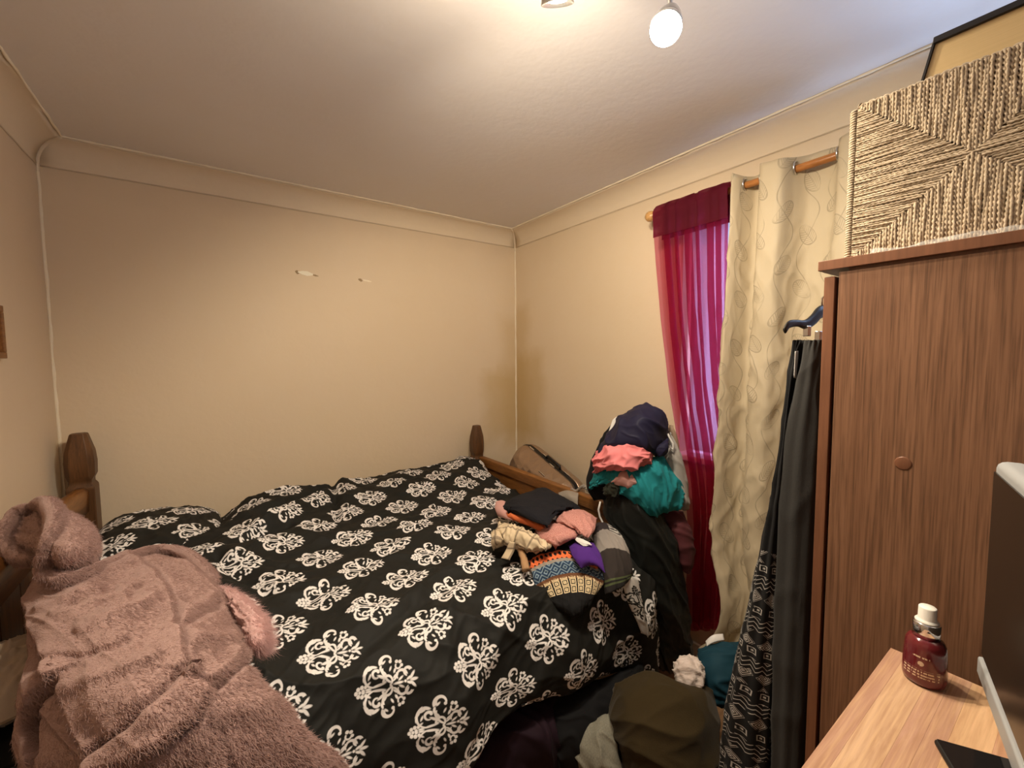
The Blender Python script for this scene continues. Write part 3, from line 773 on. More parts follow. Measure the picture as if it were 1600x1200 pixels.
# ---------------------------------------------------------------- thick black book on the basket
bo = thing('book', 'thick black-covered book with cream pages lying on the seagrass basket', 'book', (1.10, .10, BZ1+.006))
def slab(x0, x1, ya, yb, za, zb, k0, k1):   # leaning block: y shifted by k at the given heights
    return MB().add([(x0, ya+k0, za), (x1, ya+k0, za), (x1, yb+k0, za), (x0, yb+k0, za), (x0, ya+k1, zb), (x1, ya+k1, zb), (x1, yb+k1, zb), (x0, yb+k1, zb)],
                    [(0,3,2,1),(4,5,6,7),(0,1,5,4),(1,2,6,5),(2,3,7,6),(3,0,4,7)])
zb = BZ1+.006; bx0, bx1 = 1.005, 1.20; yA, yB = -.09, .212
slab(bx0, bx1, yA, yB, zb, zb+.004, 0, -.001).build('cover', M['book_black'], bo, False, .001)
slab(bx0+.004, bx1-.004, yA+.004, yB-.003, zb+.004, zb+.062, -.001, -.014).build('pages', M['pages'], bo)
slab(bx0-.002, bx1, yA, yB, zb+.062, zb+.072, -.014, -.015).build('cover', M['book_black'], bo, False, .001)
slab(bx0, bx1, yB-.003, yB, zb+.002, zb+.066, 0, -.014).build('spine', M['book_black'], bo)

# ---------------------------------------------------------------- chest of drawers with strip-wood top
TX0, TX1, TY0, TY1, TZ = .34, .882, -.50, .184, 1.0
ch = thing('chest_of_drawers', 'chest of drawers with a striped wood top beside the wardrobe', 'chest of drawers', (.61, -.16, 0))
rng = random.Random(11); y = TY1
while y > TY0+.01:
    wdt = min(rng.choice((.016, .022, .028, .019, .034)), y-TY0)
    MB().box(TX0, TX1, y-wdt, y, TZ-.022, TZ).build('plank', M['strip'], ch, False, .0002, seg=1); y -= wdt
MB().box(TX0+.02, TX1-.01, TY0+.012, TY1-.012, .04, TZ-.0225).build('carcass', M['chest'], ch)
for k in range(4):
    z = .06+k*.228; d = MB().box(TX0+.002, TX0+.02, TY0+.02, TY1-.02, z, z+.218).build('drawer', M['chest'], ch, False, .002)
    for yy in (-.34, .02): MB().lathe((TX0+.002, yy, z+.11), [(.008, 0), (.007, .012), (.015, .02), (.013, .027), (.002, .03)], 16, axis=(-1, 0, 0)).build('knob', M['chrome'], d, True)

# bottle
bc = Zp(1443, 1062, TZ)
bt = thing('pump_bottle', 'wine-red pump bottle with white cap on the chest of drawers', 'bottle', (float(bc[0]), float(bc[1]), TZ))
c = (bc[0], bc[1], TZ+.0004)
sk = lambda p: [(r*.84, z) for r, z in p]
MB().lathe(c, sk([(.001, 0), (.024, 0), (.0275, .002), (.0288, .007), (.0290, .018), (.0283, .036), (.0272, .052), (.0262, .058), (.0235, .0635), (.0195, .0665), (.016, .068), (.001, .068)]), 40).build('bottle_body', M['bottle'], bt, True)
MB().lathe(c, sk([(.0165, .066), (.0185, .0665), (.0185, .0880), (.0175, .0890), (.001, .0890)]), 36).build('metal_collar', M['chrome'], bt, True)
MB().lathe(c, sk([(.0160, .0890), (.0160, .0905), (.0140, .0925), (.0128, .0935), (.0122, .0945), (.0118, .1100), (.0108, .1112), (.001, .1114)]), 36).build('pump_cap', M['white_plastic'], bt, True)
# phone
pa = Zp(1458, 1152, TZ+.008); pd_ = np.array((.50, -.86, 0)); pe = np.array((-.86, -.50, 0))
ph = thing('phone', 'black mobile phone lying near the edge of the chest', 'phone', (float(pa[0]), float(pa[1]), TZ))
ctr = pa+pd_*.079+pe*.038; ctr[2] = TZ+.0046
MB().obox(ctr, pd_*.079, pe*.038, (0, 0, .0042)).build('phone_body', M['black_plastic'], ph, False, .004, seg=3)
MB().obox(ctr+np.array((0, 0, .0043)), pd_*.0765, pe*.0355, (0, 0, .0003)).build('screen', M['phone'], ph)
# flat screen seen almost edge-on
tv = thing('television', 'dark flat screen standing on the chest at the right edge', 'television', (.80, .06, TZ))
e0 = np.array((.902, .088, 0)); dv = np.array((-.965, -.26, 0)); dv /= np.linalg.norm(dv); nv_ = np.array((-dv[1], dv[0], 0)); nv_ = -nv_ if nv_[1] < 0 else nv_
L = .66; th = .016; zt = 1.328; zb_ = 1.035
mid = e0+dv*(L/2)-nv_*th
MB().obox(mid+np.array((0, 0, (zt+zb_)/2)), dv*L/2, nv_*th, (0, 0, (zt-zb_)/2)).build('casing', M['grey_plastic'], tv, False, .010, seg=3)
MB().obox(mid+nv_*(th+.0006)+np.array((0, 0, (zt+zb_)/2-.004)), dv*(L/2-.008), nv_*.0012, (0, 0, (zt-zb_)/2-.012)).build('screen', M['screen'], tv)
MB().obox(mid+nv_*.0145+np.array((0, 0, TZ+.020))-dv*.004, dv*L/2, nv_*.005, (0, 0, .013)).build('speaker_bar', M['grey_plastic'], tv, False, .003)
MB().obox(mid+np.array((0, 0, TZ+.006)), dv*.11, nv_*.010, (0, 0, .005)).build('stand_foot', M['black_plastic'], tv, False, .003)
MB().obox(mid+np.array((0, 0, TZ+.018)), dv*.03, nv_*.012, (0, 0, .012)).build('stand_neck', M['black_plastic'], tv)

# picture frame at the left wall
pf = thing('picture_frame', 'wooden picture frame on the left wall', 'picture', (XL+.012, 1.94, 1.57))
yy1, yy0, za, zb2 = 2.035, 1.80, 1.485, 1.652
b = MB(); fw_ = .02; xx0, xx1 = XL+.001, XL+.02
b.box(xx0, xx1, yy0, yy1, za, za+fw_); b.box(xx0, xx1, yy0, yy1, zb2-fw_, zb2); b.box(xx0, xx1, yy0, yy0+fw_, za+fw_, zb2-fw_); b.box(xx0, xx1, yy1-fw_, yy1, za+fw_, zb2-fw_)
b.build('frame', M['pine'], pf, False, .002)
MB().box(xx0, xx0+.008, yy0+fw_, yy1-fw_, za+fw_, zb2-fw_).build('picture', M['cream_cushion'], pf)

# suitcase wedged behind the footboard
su = thing('suitcase', 'bronze hard-shell suitcase with chrome trim wedged behind the footboard', 'suitcase', (1.66, 1.95, .02))
def hit(x, y): return Xp(x, y, 1.66)
# a rounded case: thickness across the gap, its top edge sloping down towards the room
lx = np.array((1.0, 0, 0)); ln = np.array((0, -.335, .942)); ll = np.array((0, -.942, -.335))
cA = np.array((1.668, 1.965, .825))-ln*.41
def case_half(s0, s1, inset, name, mat, hl=.285, hw=.41, cr=.085):
    rings = []
    for k in range(9):
        u = k/8; s = s0+(s1-s0)*u; r = inset*(1-math.cos(math.pi/2*u)); ring = []
        for cx, cy, a0 in ((1, 1, 0), (-1, 1, 90), (-1, -1, 180), (1, -1, 270)):
            for q in range(7):
                a = R_(a0+q*15); ring.append(cA+ll*(cx*(hl-r-cr)+cr*math.cos(a))+ln*(cy*(hw-r-cr)+cr*math.sin(a))+lx*s)
        rings.append(ring)
    return MB().rings(rings).build(name, mat, su, True)
case_half(.016, .120, .05, 'shell_half', M['shell']); case_half(-.016, -.120, .05, 'shell_half', M['shell'])
case_half(-.016, .016, .004, 'zip_band', M['black_plastic'], .287, .412)
for k in range(4):
    c0 = cA+ln*.413+ll*(-.17+.105*k)+lx*(.012 if k % 2 else -.020); MB().obox(c0, lx*.004, ll*.024, ln*.004).build('clip', M['chrome'], su, False, .002)
c0 = cA+ln*.41+ll*.02+lx*.005; MB().tube([c0-ll*.07, c0-ll*.06+ln*.018, c0+ll*.06+ln*.018, c0+ll*.07], .008, 8).build('top_handle', M['black_plastic'], su, True)
MB().obox(cA+ln*.37+ll*.05-lx*.098, lx*.004, ll*.030, ln*.011).build('side_handle', M['chrome'], su, False, .003)
# ---------------------------------------------------------------- curtain pole and curtains
RX, RZ = 1.749, 2.147
cp_ = thing('curtain_pole', 'varnished wooden curtain pole with round end knob above the window', 'curtain pole', (RX, .60, RZ))
MB().tube([(RX, 1.285, RZ), (RX, -.10, RZ)], .0135, 18).build('pole', M['pole_wood'], cp_, True)
MB().lathe((RX, 1.280, RZ), [(.010, 0), (.015, .004), (.0145, .010), (.017, .013), (.023, .022), (.0255, .034), (.023, .046), (.014, .056), (.001, .0585)], 24, axis=(0, 1, 0)).build('end_knob', M['knob_wood'], cp_, True)
MB().tube([(XR, 1.235, RZ), (RX+.012, 1.235, RZ)], .010, 12).lathe((XR, 1.235, RZ), [(.028, 0), (.028, .006), (.014, .014)], 20, axis=(-1, 0, 0)).build('bracket', M['pole_wood'], cp_, True)
MB().tube([(XR, -.05, RZ), (RX+.012, -.05, RZ)], .010, 12).build('bracket', M['pole_wood'], cp_, True)

def hang(top, bot, ztop, zbot, nz, ny, swing=None, wr=(), power=1.3):
    """cloth hanging between a top path and a bottom path [(y, x)...]"""
    a = crs(np.array(top, float), ny); b_ = crs(np.array(bot, float), ny)
    P = np.zeros((nz, ny, 3))
    for i in range(nz):
        s = i/(nz-1); k = s**power
        yx = a*(1-k)+b_*k
        zt = ztop(np.linspace(0, 1, ny)) if callable(ztop) else ztop
        zb = zbot(np.linspace(0, 1, ny)) if callable(zbot) else zbot
        P[i, :, 0] = yx[:, 1]; P[i, :, 1] = yx[:, 0]; P[i, :, 2] = zt*(1-s)+zb*s
    if swing is not None:
        P = P+swing(np.linspace(0, 1, nz))[:, None, :]
    U, V = guv(P); UV = (U.copy(), V.copy()); d = 0
    for k in wr: d = d+ridge(U, V, *k)
    if len(wr): P = P+gnormal(P)*(d*np.clip(np.linspace(0, 1, nz)*3, 0, 1)[:, None])[..., None]
    return P, UV
# burgundy voile, gathered on the pole
sv = thing('sheer_curtain', 'sheer burgundy curtain hanging left of the cream curtain', 'curtain', (RX, 1.1, .2))
top = []; bot = []; ya_ = 1.272; yb_ = 1.065
for wa, ov in ((.085, .040), (.070, .020), (.085, .045), (.065, .018), (.080, .036), (.060, .030), (.05, .02)):    # irregular soft pleats
    top += [(ya_, RX-.030), (ya_-wa*.5, RX-.034), (ya_-wa, RX-.030), (ya_-wa+ov*.5, RX-.018), (ya_-wa+ov, RX-.017)]
    wb_ = wa*.66; ob = ov*1.1
    bot += [(yb_, RX+.010), (yb_-wb_*.5, RX-.012), (yb_-wb_, RX+.010), (yb_-wb_+ob*.5, RX+.042), (yb_-wb_+ob, RX+.046)]
    ya_ -= wa-ov*.75; yb_ -= wb_-ob*.7
def sw(s):
    o = np.zeros((len(s), 3)); o[:, 0] = .016*np.clip(s*3, 0, 1); o[:, 1] = .012*np.sin(np.pi*np.clip(s*2, 0, 1))-.030*np.exp(-((s-.66)/.16)**2)+.03*s**6; return o
P, UV = hang(top, bot, 2.045, lambda t: .20+.10*t, 110, 260, sw, [(.004, .05, 0, 8, 3)], 1.0)
sheet('curtain_cloth', P, M['sheer'], sv, 0, UV=UV, face_cam=False)
hp = np.zeros((10, 170, 3)); a = crs(np.array(top, float), 170)
for i in range(10):
    s = i/9; bulge_ = .020*math.sin(math.pi*min(s/.62, 1.0))
    hp[i, :, 0] = a[:, 1]-.004-(bulge_*.35); hp[i, :, 1] = a[:, 0]; hp[i, :, 2] = 2.180-.150*s+.006*noise2(np.linspace(0, 9, 170), np.zeros(170), 3)*(1-s)
hp[0, :, 0] += .02; hp[1, :, 0] += .006
sheet('curtain_header', hp, M['sheer_dense'], sv, 0, face_cam=False)['label'] = 'dark doubled pole pocket'
hb = hp.copy(); hb[:, :, 0] = 2*RX-hb[:, :, 0]-.002; sheet('curtain_header', hb, M['sheer_dense'], sv, 0, face_cam=False)

# cream eyelet curtain
ec = thing('eyelet_curtain', 'cream eyelet curtain with stitched leaves half covering the window', 'curtain', (RX, .6, .2))
F_, B_ = RX-.048, RX+.040
top = [(.906, F_+.012), (.896, F_), (.880, F_+.018), (.868, RX), (.848, B_), (.822, B_), (.806, RX), (.793, F_), (.760, F_-.010), (.715, F_-.004), (.690, RX), (.662, B_-.004), (.62, B_), (.580, B_-.01), (.562, RX), (.545, F_), (.50, F_-.01), (.46, F_), (.44, RX), (.425, B_), (.40, B_), (.385, RX), (.37, F_), (.345, F_), (.33, RX)]
bot = [(.955, RX-0.0678), (.94, RX-0.0895), (.92, RX-0.0750), (.90, RX-0.0315), (.88, RX-0.0025), (.86, RX+0.0048), (.84, RX-0.0170), (.82, RX-0.0605), (.79, RX-0.0895), (.755, RX-0.0866), (.72, RX-0.0533), (.70, RX-0.0170), (.66, RX+0.0120), (.63, RX+0.0048), (.60, RX-0.0170), (.57, RX-0.0605), (.53, RX-0.0968), (.49, RX-0.0895), (.46, RX-0.0460), (.43, RX-0.0025), (.39, RX+0.0120), (.35, RX-0.0170), (.32, RX-0.0605), (.28, RX-0.0605), (.25, RX-0.0315)]
def sw2(s):
    o = np.zeros((len(s), 3)); o[:, 1] = -.065*np.exp(-((s-.87)/.10)**2)+.04*np.clip((s-.90)/.10, 0, 1)**1.5; o[:, 0] = -.03*s; return o
P, UV = hang(top, bot, lambda t: 2.190+.008*np.cos(t*26), lambda t: .155+.10*t, 130, 210, sw2, [(.010, .13, 28, 3.2, 4), (.006, .08, 150, 3, 9), (.002, .035, 15, 3, 12)], 1.25)
P[..., 1] = np.maximum(P[..., 1], .345)
sheet('curtain_cloth', P, M['curtain'], ec, .002, UV=UV, face_cam=False)
for y in (.868, .806, .690, .562, .44):
    pts = [(RX+.004*math.sin(k), y+.010*math.cos(2*math.pi*k/24)*0+(.012*math.sin(2*math.pi*k/24) if y in (.806, .562) else -.012*math.sin(2*math.pi*k/24))*0, RZ+.023*math.sin(2*math.pi*k/24)) for k in range(25)]
    pts = [(RX+.021*math.cos(2*math.pi*k/28), y, RZ+.004+.022*math.sin(2*math.pi*k/28)) for k in range(29)]
    MB().tube(pts, .0034, 8, (1.0, 1.0)).build('eyelet', M['steel'], ec, True)

# ---------------------------------------------------------------- duvet and pillows
xs = [-.20, -.03, .09, .22, .45, .70, .95, 1.20, 1.36, 1.418]
rows = [  # (y, [z per column])
 (2.530, [.66, .66, .66, .69, .68, .68, .69, .70, .71, .68]),
 (2.470, [.68, .69, .76, .785, .765, .755, .775, .79, .80, .76]),
 (2.360, [.70, .71, .80, .825, .80, .785, .80, .815, .815, .72]),
 (2.200, [.74, .75, .82, .835, .80, .785, .795, .800, .775, .68]),
 (2.000, [.78, .80, .815, .80, .765, .755, .765, .765, .725, .665]),
 (1.780, [.79, .80, .79, .765, .735, .735, .745, .745, .705, .66]),
 (1.560, [.77, .77, .755, .735, .725, .730, .735, .735, .70, .66]),
 (1.360, [.75, .745, .735, .72, .715, .715, .725, .725, .695, .66]),
 (1.190, [.73, .725, .715, .705, .70, .70, .705, .70, .685, .66])]
G = [[(x, y, z) for x, z in zip(xs, zz)] for y, zz in rows]
G.append([(x, 1.085, z) for x, z in zip(xs, [.69, .69, .685, .68, .675, .67, .675, .67, .66, .645])])
G.append([(x, 1.020, z) for x, z in zip(xs, [.62, .62, .615, .61, .605, .60, .605, .60, .60, .59])])
G.append([(x, yy, z) for x, yy, z in zip(xs, [.985, .985, .98, .975, .965, .97, .98, .985, .99, 1.0], [.50, .50, .50, .50, .50, .49, .48, .46, .44, .43])])
G.append([(x, yy, z) for x, yy, z in zip(xs, [.97, .97, .965, .955, .955, .975, .99, .985, .985, 1.0], [.36, .36, .36, .36, .40, .405, .375, .335, .30, .27])])
G.append([(x, yy, z) for x, yy, z in zip(xs, [.97, .965, .965, .955, .985, 1.0, 1.01, 1.0, .985, 1.0], [.22, .22, .22, .25, .375, .385, .35, .285, .23, .19])])
n = (330, 300)
P = grid(G, *n); U, V = guv(P); UV = (U.copy(), V.copy())
Nn = gnormal(P)
if Nn[..., 2].mean() < 0: Nn = -Nn
d = ridge(U, V, .020, .30, 118, 2.6, 11) + ridge(U, V, .010, .14, 62, 3.0, 21) + ridge(U, V, .0045, .055, 130, 3.2, 31) + .0035*noise2(U/.05, V/.05, 3)
# long hand-placed creases: (x0,y0,x1,y1,depth,width) in plan
def crease(x0, y0, x1, y1, amp, wd_):
    ax, ay = x1-x0, y1-y0; L2 = ax*ax+ay*ay
    t_ = np.clip(((P[..., 0]-x0)*ax+(P[..., 1]-y0)*ay)/L2, 0, 1)
    q = np.hypot(P[..., 0]-x0-ax*t_, P[..., 1]-y0-ay*t_); return amp*np.exp(-(q/wd_)**2)
d += crease(.14, 2.06, .42, 2.30, -.030, .028)+crease(.16, 2.00, .44, 2.24, .018, .05)
d += crease(.50, 2.45, .42, 1.95, -.022, .022)+crease(.56, 2.44, .50, 2.0, .014, .045)
d += crease(.02, 1.86, .22, 1.96, -.030, .030)+crease(-.02, 1.75, .10, 1.50, -.025, .03)
d += crease(.24, 1.70, .62, 1.94, -.012, .02)+crease(.10, 1.35, .55, 1.60, -.014, .025)+crease(.22, 1.12, .75, 1.30, -.014, .03)
d += crease(1.15, 2.40, .95, 1.7, -.010, .025)+crease(1.30, 2.2, 1.05, 1.5, -.010, .025)
dr_ = np.clip((1.06-P[..., 1])/.05, 0, 1)*np.clip((.66-P[..., 2])/.15, 0, 1)
d = d*(1-.3*dr_)+dr_*(.020*np.sin(P[..., 0]*15+1.5*noise2(P[..., 0]*4, P[..., 2]*3, 8))+.010*noise2(P[..., 0]*9, P[..., 2]*5, 17))
d *= np.clip((P[..., 2]-.30)/.1, .35, 1)
P = P+Nn*d[..., None]
P[..., 1] = np.minimum(P[..., 1], YB-.012)
P[..., 0] = np.minimum(P[..., 0], np.where(P[..., 1] > 1.05, FX-.026, 9))
dv_ = thing('duvet', 'black duvet with white damask print spread over the bed', 'duvet', (.6, 1.75, .62))
sheet('duvet_cover', P, M['damask'], dv_, .012, UV=(V, U))
# corner of the duvet turned back, showing its white side
patch('turned_corner', M['damask_white'], [[(972, 908), (985, 900), (997, 905)], [(980, 938), (995, 935), (1004, 940)], [(992, 965), (1003, 963), (1010, 968)], [(1003, 990), (1009, 992), (1013, 996)]],
      ((1.3, .945, .5), (.1, 1, 0)), (40, 20), .01, 0, [(.003, .03, 20, 3, 4)], .004, dv_)['label'] = 'white reverse side of the duvet'

def pillow(name, c, ax, ay, h, mat, seed, parent=None):
    n = 56; s = np.linspace(-1, 1, n); S, T_ = np.meshgrid(s, s, indexing='ij')
    prof = np.power(np.clip((1-np.abs(S)**2.6)*(1-np.abs(T_)**2.6), 0, 1), .5)
    pin = 1-.07*(1-np.abs(T_)**2)*0-.05*(np.abs(S)*np.abs(T_))
    c = np.array(c, float); ax = np.array(ax, float); ay = np.array(ay, float); up = np.cross(ax, ay); up /= np.linalg.norm(up)
    w1 = ridge(S*.3, T_*.3, .010, .10, 40, 2, seed)+ridge(S*.3, T_*.3, .006, .05, 100, 2.5, seed+5)
    base = c+S[..., None]*ax*pin[..., None]+T_[..., None]*ay*pin[..., None]
    top = base+up*(prof*h+w1*prof)[..., None]; bot_ = base-up*(prof*h*.55)[..., None]
    idx = np.arange(n*n).reshape(n, n); q = np.stack([idx[:-1,:-1], idx[1:,:-1], idx[1:,1:], idx[:-1,1:]], -1).reshape(-1, 4)
    uv = np.stack([(S*np.linalg.norm(ax)).ravel(), (T_*np.linalg.norm(ay)).ravel()], 1)
    return mesh_obj(name, np.concatenate([top.reshape(-1, 3), bot_.reshape(-1, 3)]), q.tolist()+(q[:, ::-1]+n*n).tolist(), mat, parent, True, np.concatenate([uv, uv+.06]), None if parent else tuple(c))
o = pillow('pillow', (-.215, 2.19, .735), (.215, 0, -.02), (0, .31, 0), .105, M['damask'], 3); tag(o, 'plump pillow in black damask case by the headboard post', 'pillow')
o = pillow('pillow', (-.22, 1.49, .690), (.21, 0, -.02), (0, .32, 0), .10, M['damask'], 8); tag(o, 'pillow in black damask case buried under the pink robe', 'pillow')

# ---------------------------------------------------------------- dusty pink robe thrown over the headboard
def fur(o, count, length, rad, seed=1):
    """short pile on a garment"""
    ps = o.modifiers.new('pile', 'PARTICLE_SYSTEM').particle_system; st = ps.settings; ps.seed = seed
    st.type = 'HAIR'; st.count = count; st.hair_length = length; st.hair_step = 3; st.render_step = 2
    st.brownian_factor = length*.9; st.object_align_factor = (length*.6, -length*.5, -length*.5)
    st.root_radius = rad; st.tip_radius = rad*.45; st.radius_scale = 1.0; st.use_hair_bspline = False
    return o
rb = thing('bathrobe', 'dusty pink fleece hooded robe thrown over the headboard and bed', 'bathrobe', (-.2, 1.3, .75))
fl = M['fleece']; fz = .0022
def rtube(name, pts, r, z=None, flat=None, nseg=46, mat=None, wob=.12):
    W = [Zp(*q) for q in pts]; c = crs(np.array(W), nseg)
    rr = crs(np.array(r if hasattr(r, '__len__') else [r]*len(pts), float)[:, None], nseg)[:, 0]
    m = 26; V_ = np.zeros((nseg, m, 3)); prev = np.array((0, 0, 1.0))
    for i in range(nseg):
        t_ = c[min(i+1, nseg-1)]-c[max(i-1, 0)]; t_ /= np.linalg.norm(t_)
        a = prev-t_*np.dot(prev, t_); a /= np.linalg.norm(a); b_ = np.cross(t_, a)
        e = math.sqrt(max(0, 1-(2*i/(nseg-1)-1)**14))
        for j in range(m):
            th = 2*math.pi*j/m; fx, fy = flat or (1, 1)
            k = rr[i]*e*(1+wob*float(noise2(i*.28, j*.5, 4)))+fz*.9*float(noise2(i*1.7, j*1.9, 6))*e
            V_[i, j] = c[i]+a*(k*fx*math.cos(th))+b_*(k*fy*math.sin(th))
    b = MB(); 
    idx = np.arange(nseg*m).reshape(nseg, m); f = []
    for i in range(nseg-1):
        for j in range(m): f.append((idx[i, j], idx[i, (j+1) % m], idx[i+1, (j+1) % m], idx[i+1, j]))
    L = np.concatenate([[0], np.cumsum(np.linalg.norm(np.diff(c, axis=0), axis=1))])
    uv = np.stack(np.broadcast_arrays(L[:, None], np.arange(m)[None]*.16/m), -1).reshape(-1, 2)
    return mesh_obj(name, V_.reshape(-1, 3), f, mat or fl, rb, True, uv)
# the whole garment as one draped surface, its layers carved as overlapping folds
rows_ = [[(40, 905, .93), (100, 888, .935), (165, 868, .925), (235, 854, .895), (290, 862, .885), (345, 910, .86)],
 [(25, 950, .90), (95, 935, .955), (175, 925, .955), (245, 920, .93), (310, 925, .905), (382, 960, .86)],
 [(15, 1010, .88), (90, 1000, .945), (185, 1000, .96), (260, 1000, .935), (325, 1000, .905), (402, 1016, .855)],
 [(0, 1070, .86), (85, 1070, .915), (185, 1075, .93), (275, 1070, .91), (350, 1060, .88), (455, 1072, .815)],
 [(-10, 1130, .83), (85, 1130, .865), (190, 1140, .89), (285, 1130, .875), (380, 1125, .835), (505, 1138, .755)],
 [(-20, 1200, .78), (85, 1205, .81), (200, 1210, .83), (300, 1210, .80), (400, 1210, .755), (545, 1208, .665)],
 [(0, 1320, .62), (110, 1330, .64), (215, 1330, .64), (315, 1330, .62), (430, 1330, .58), (585, 1310, .50)]]
nR = (250, 240)
P = grid([[Zp(*q) for q in r] for r in rows_], *nR); PX = grid([[(q[0], q[1]) for q in r] for r in rows_], *nR)
U, V = guv(P); UVr = (U.copy(), V.copy()); Nn = gnormal(P); Nn = -Nn if np.sum(Nn*(CAM-P)) < 0 else Nn
jx = PX[..., 0]+4*noise2(PX[..., 0]/40, PX[..., 1]/40, 3); jy = PX[..., 1]+4*noise2(PX[..., 0]/40, PX[..., 1]/40, 7)
def near(poly):
    best = np.full(jx.shape, 1e9); side = np.zeros(jx.shape)
    for (x0, y0_), (x1, y1_) in zip(poly, poly[1:]):
        ax, ay = x1-x0, y1_-y0_; t_ = np.clip(((jx-x0)*ax+(jy-y0_)*ay)/(ax*ax+ay*ay), 0, 1)
        dx, dy = jx-x0-ax*t_, jy-y0_-ay*t_; q = np.hypot(dx, dy); m = q < best
        best = np.where(m, q, best); side = np.where(m, np.sign(ax*dy-ay*dx), side)
    return best, side
def layer(poly, high, step, reach, groove, gw=7.0):
    q, sd = near(poly); hi = sd*high > 0
    lip = np.where(hi, step*np.exp(-(q/reach))*np.clip(np.sqrt(np.clip(q/9, 0, 1)), 0, 1), 0.0)
    return lip - np.where(hi, 0, groove*np.exp(-(q/gw)**2)) - np.where(hi, groove*np.exp(-(q/2.2)**2), 0)
e1 = [(205, 868), (236, 892), (258, 922), (268, 945), (276, 976), (280, 1013), (286, 1046), (300, 1066), (322, 1093)]
e2 = [(322, 1093), (299, 1127), (243, 1169), (163, 1199)]
e2b = [(284, 1056), (233, 1104), (187, 1146), (150, 1180)]
e3 = [(40, 915), (38, 945), (48, 976), (72, 1023), (89, 1060), (100, 1086), (135, 1138), (163, 1199)]
e4 = [(398, 1010), (372, 1038), (340, 1064), (318, 1076), (300, 1070)]
d = layer(e1, 1, .022, 38, .026)+layer(e2, 1, .024, 40, .030)+layer(e3, -1, .024, 40, .030)+layer(e4, 1, .016, 30, .020)
q, _ = near(e2b); d -= .014*np.exp(-(q/5)**2)
q, _ = near([(75, 1034), (140, 1024), (200, 998)]); d -= .008*np.exp(-(q/5)**2)
q, _ = near([(270, 985), (310, 960), (345, 938)]); d -= .012*np.exp(-(q/6)**2)
q, _ = near([(325, 1085), (345, 1140), (360, 1200)]); d -= .012*np.exp(-(q/7)**2)
d += layer([(95, 1062), (62, 1092), (45, 1130), (50, 1170)], 1, .020, 22, .024)
d += layer([(66, 1118), (100, 1140), (135, 1180), (150, 1215)], -1, .016, 22, .020)
d += layer([(20, 955), (22, 1000), (40, 1050), (60, 1080)], -1, .014, 20, .014)
for x0, y0_, x1, y1_, am, wd_ in ((70, 950, 150, 925, .010, 8), (95, 965, 190, 935, .010, 8), (125, 985, 235, 945, .009, 8), (150, 950, 240, 915, -.008, 6), (110, 945, 180, 920, -.008, 6), (290, 950, 330, 935, .008, 8), (300, 1005, 370, 990, .008, 10), (120, 1070, 230, 1030, .008, 12), (350, 1110, 450, 1090, .008, 16)):
    q, _ = near([(x0, y0_), (x1, y1_)]); d += am*np.exp(-(q/wd_)**2)
d += .010*noise2(U/.10, V/.10, 7)+ridge(U, V, .004, .10, 30, 2.6, 17)+.3*fz*noise2(U/.014, V/.014, 15)
st_ = np.maximum(.4*np.clip(-np.linspace(-1, 1, nR[0]), 0, 1)[:, None]**16, np.abs(np.linspace(-1, 1, nR[1]))[None]**10); d -= .045*st_
sheet('robe_body', P+Nn*d[..., None], fl, rb, .018, UV=UVr)
rtube('collar', [(70, 902, .945), (112, 906, .942), (155, 890, .932), (198, 870, .918), (238, 857, .895), (278, 860, .888), (312, 882, .882), (338, 910, .862)], [.012, .017, .017, .015, .013, .013, .013, .009], flat=(.8, 1.15))
patch('hood', fl, [[(70, 788, 1.06), (94, 788, 1.06), (124, 806, 1.03), (144, 838, .985)], [(74, 815, 1.055), (100, 822, 1.065), (130, 834, 1.035), (155, 854, .98)], [(68, 852, 1.02), (100, 862, 1.04), (130, 864, 1.01), (154, 866, .965)], [(54, 890, .965), (92, 897, .965), (124, 888, .95), (150, 874, .935)]],
      'z', (90, 80), .016, .02, [(.005, .07, 50, 2, 3)], .02, rb, fz)
patch('hood_lining', fl, [[(16, 812, 1.035), (36, 792, 1.055), (64, 788, 1.06)], [(6, 840, 1.005), (32, 836, 1.02), (62, 830, 1.035)], [(14, 866, .97), (36, 874, .97), (58, 876, .975)]], 'z', (50, 50), -.008, .012, [(.005, .05, 70, 2, 6)], .016, rb, fz)
rtube('hood_rim', [(44, 792, 1.065), (66, 784, 1.08), (80, 796, 1.085), (82, 826, 1.075), (74, 858, 1.045), (66, 884, 1.005), (78, 900, .985), (108, 905, .975), (140, 893, .96), (160, 878, .945)], [.013, .017, .018, .017, .017, .016, .016, .016, .015, .010])
rtube('hood_edge', [(46, 792, 1.065), (24, 800, 1.05), (8, 826, 1.025), (8, 850, .995), (24, 868, .98), (48, 876, .98)], [.013, .015, .015, .015, .014, .010])

# pale fluffy garment peeping from under the robe sleeve
o = patch('fluffy_sock', M['fleece_pale'], [[(322, 908, .835), (345, 912, .84), (368, 930, .83)], [(345, 930, .85), (372, 942, .86), (396, 962, .84)], [(368, 955, .855), (392, 970, .865), (413, 985, .84)], [(382, 985, .845), (400, 998, .855), (416, 1002, .83)], [(385, 1005, .83), (400, 1012, .835), (411, 1010, .82)]],
      'z', (70, 60), .016, .016, [(.008, .04, 20, 1.5, 3)], .016, None, .003); tag(o, 'pale pink fluffy sock poking out beside the dusty pink robe', 'sock')
o = pillow('cushion', Zp(-18, 1075, .80), np.array((.11, .03, 0)), np.array((-.03, .15, 0)), .05, M['cream_cushion'], 6); tag(o, 'cream cushion at the left edge under the robe', 'cushion')

for ch_ in rb.children:
    fur(ch_, {'robe_body': 200000, 'hood': 24000, 'collar': 15000, 'hood_rim': 16000}.get(ch_.name.split('.')[0], 11000), .0030, .0007)
fur(bpy.data.objects['fluffy_sock'], 20000, .006, .0005)
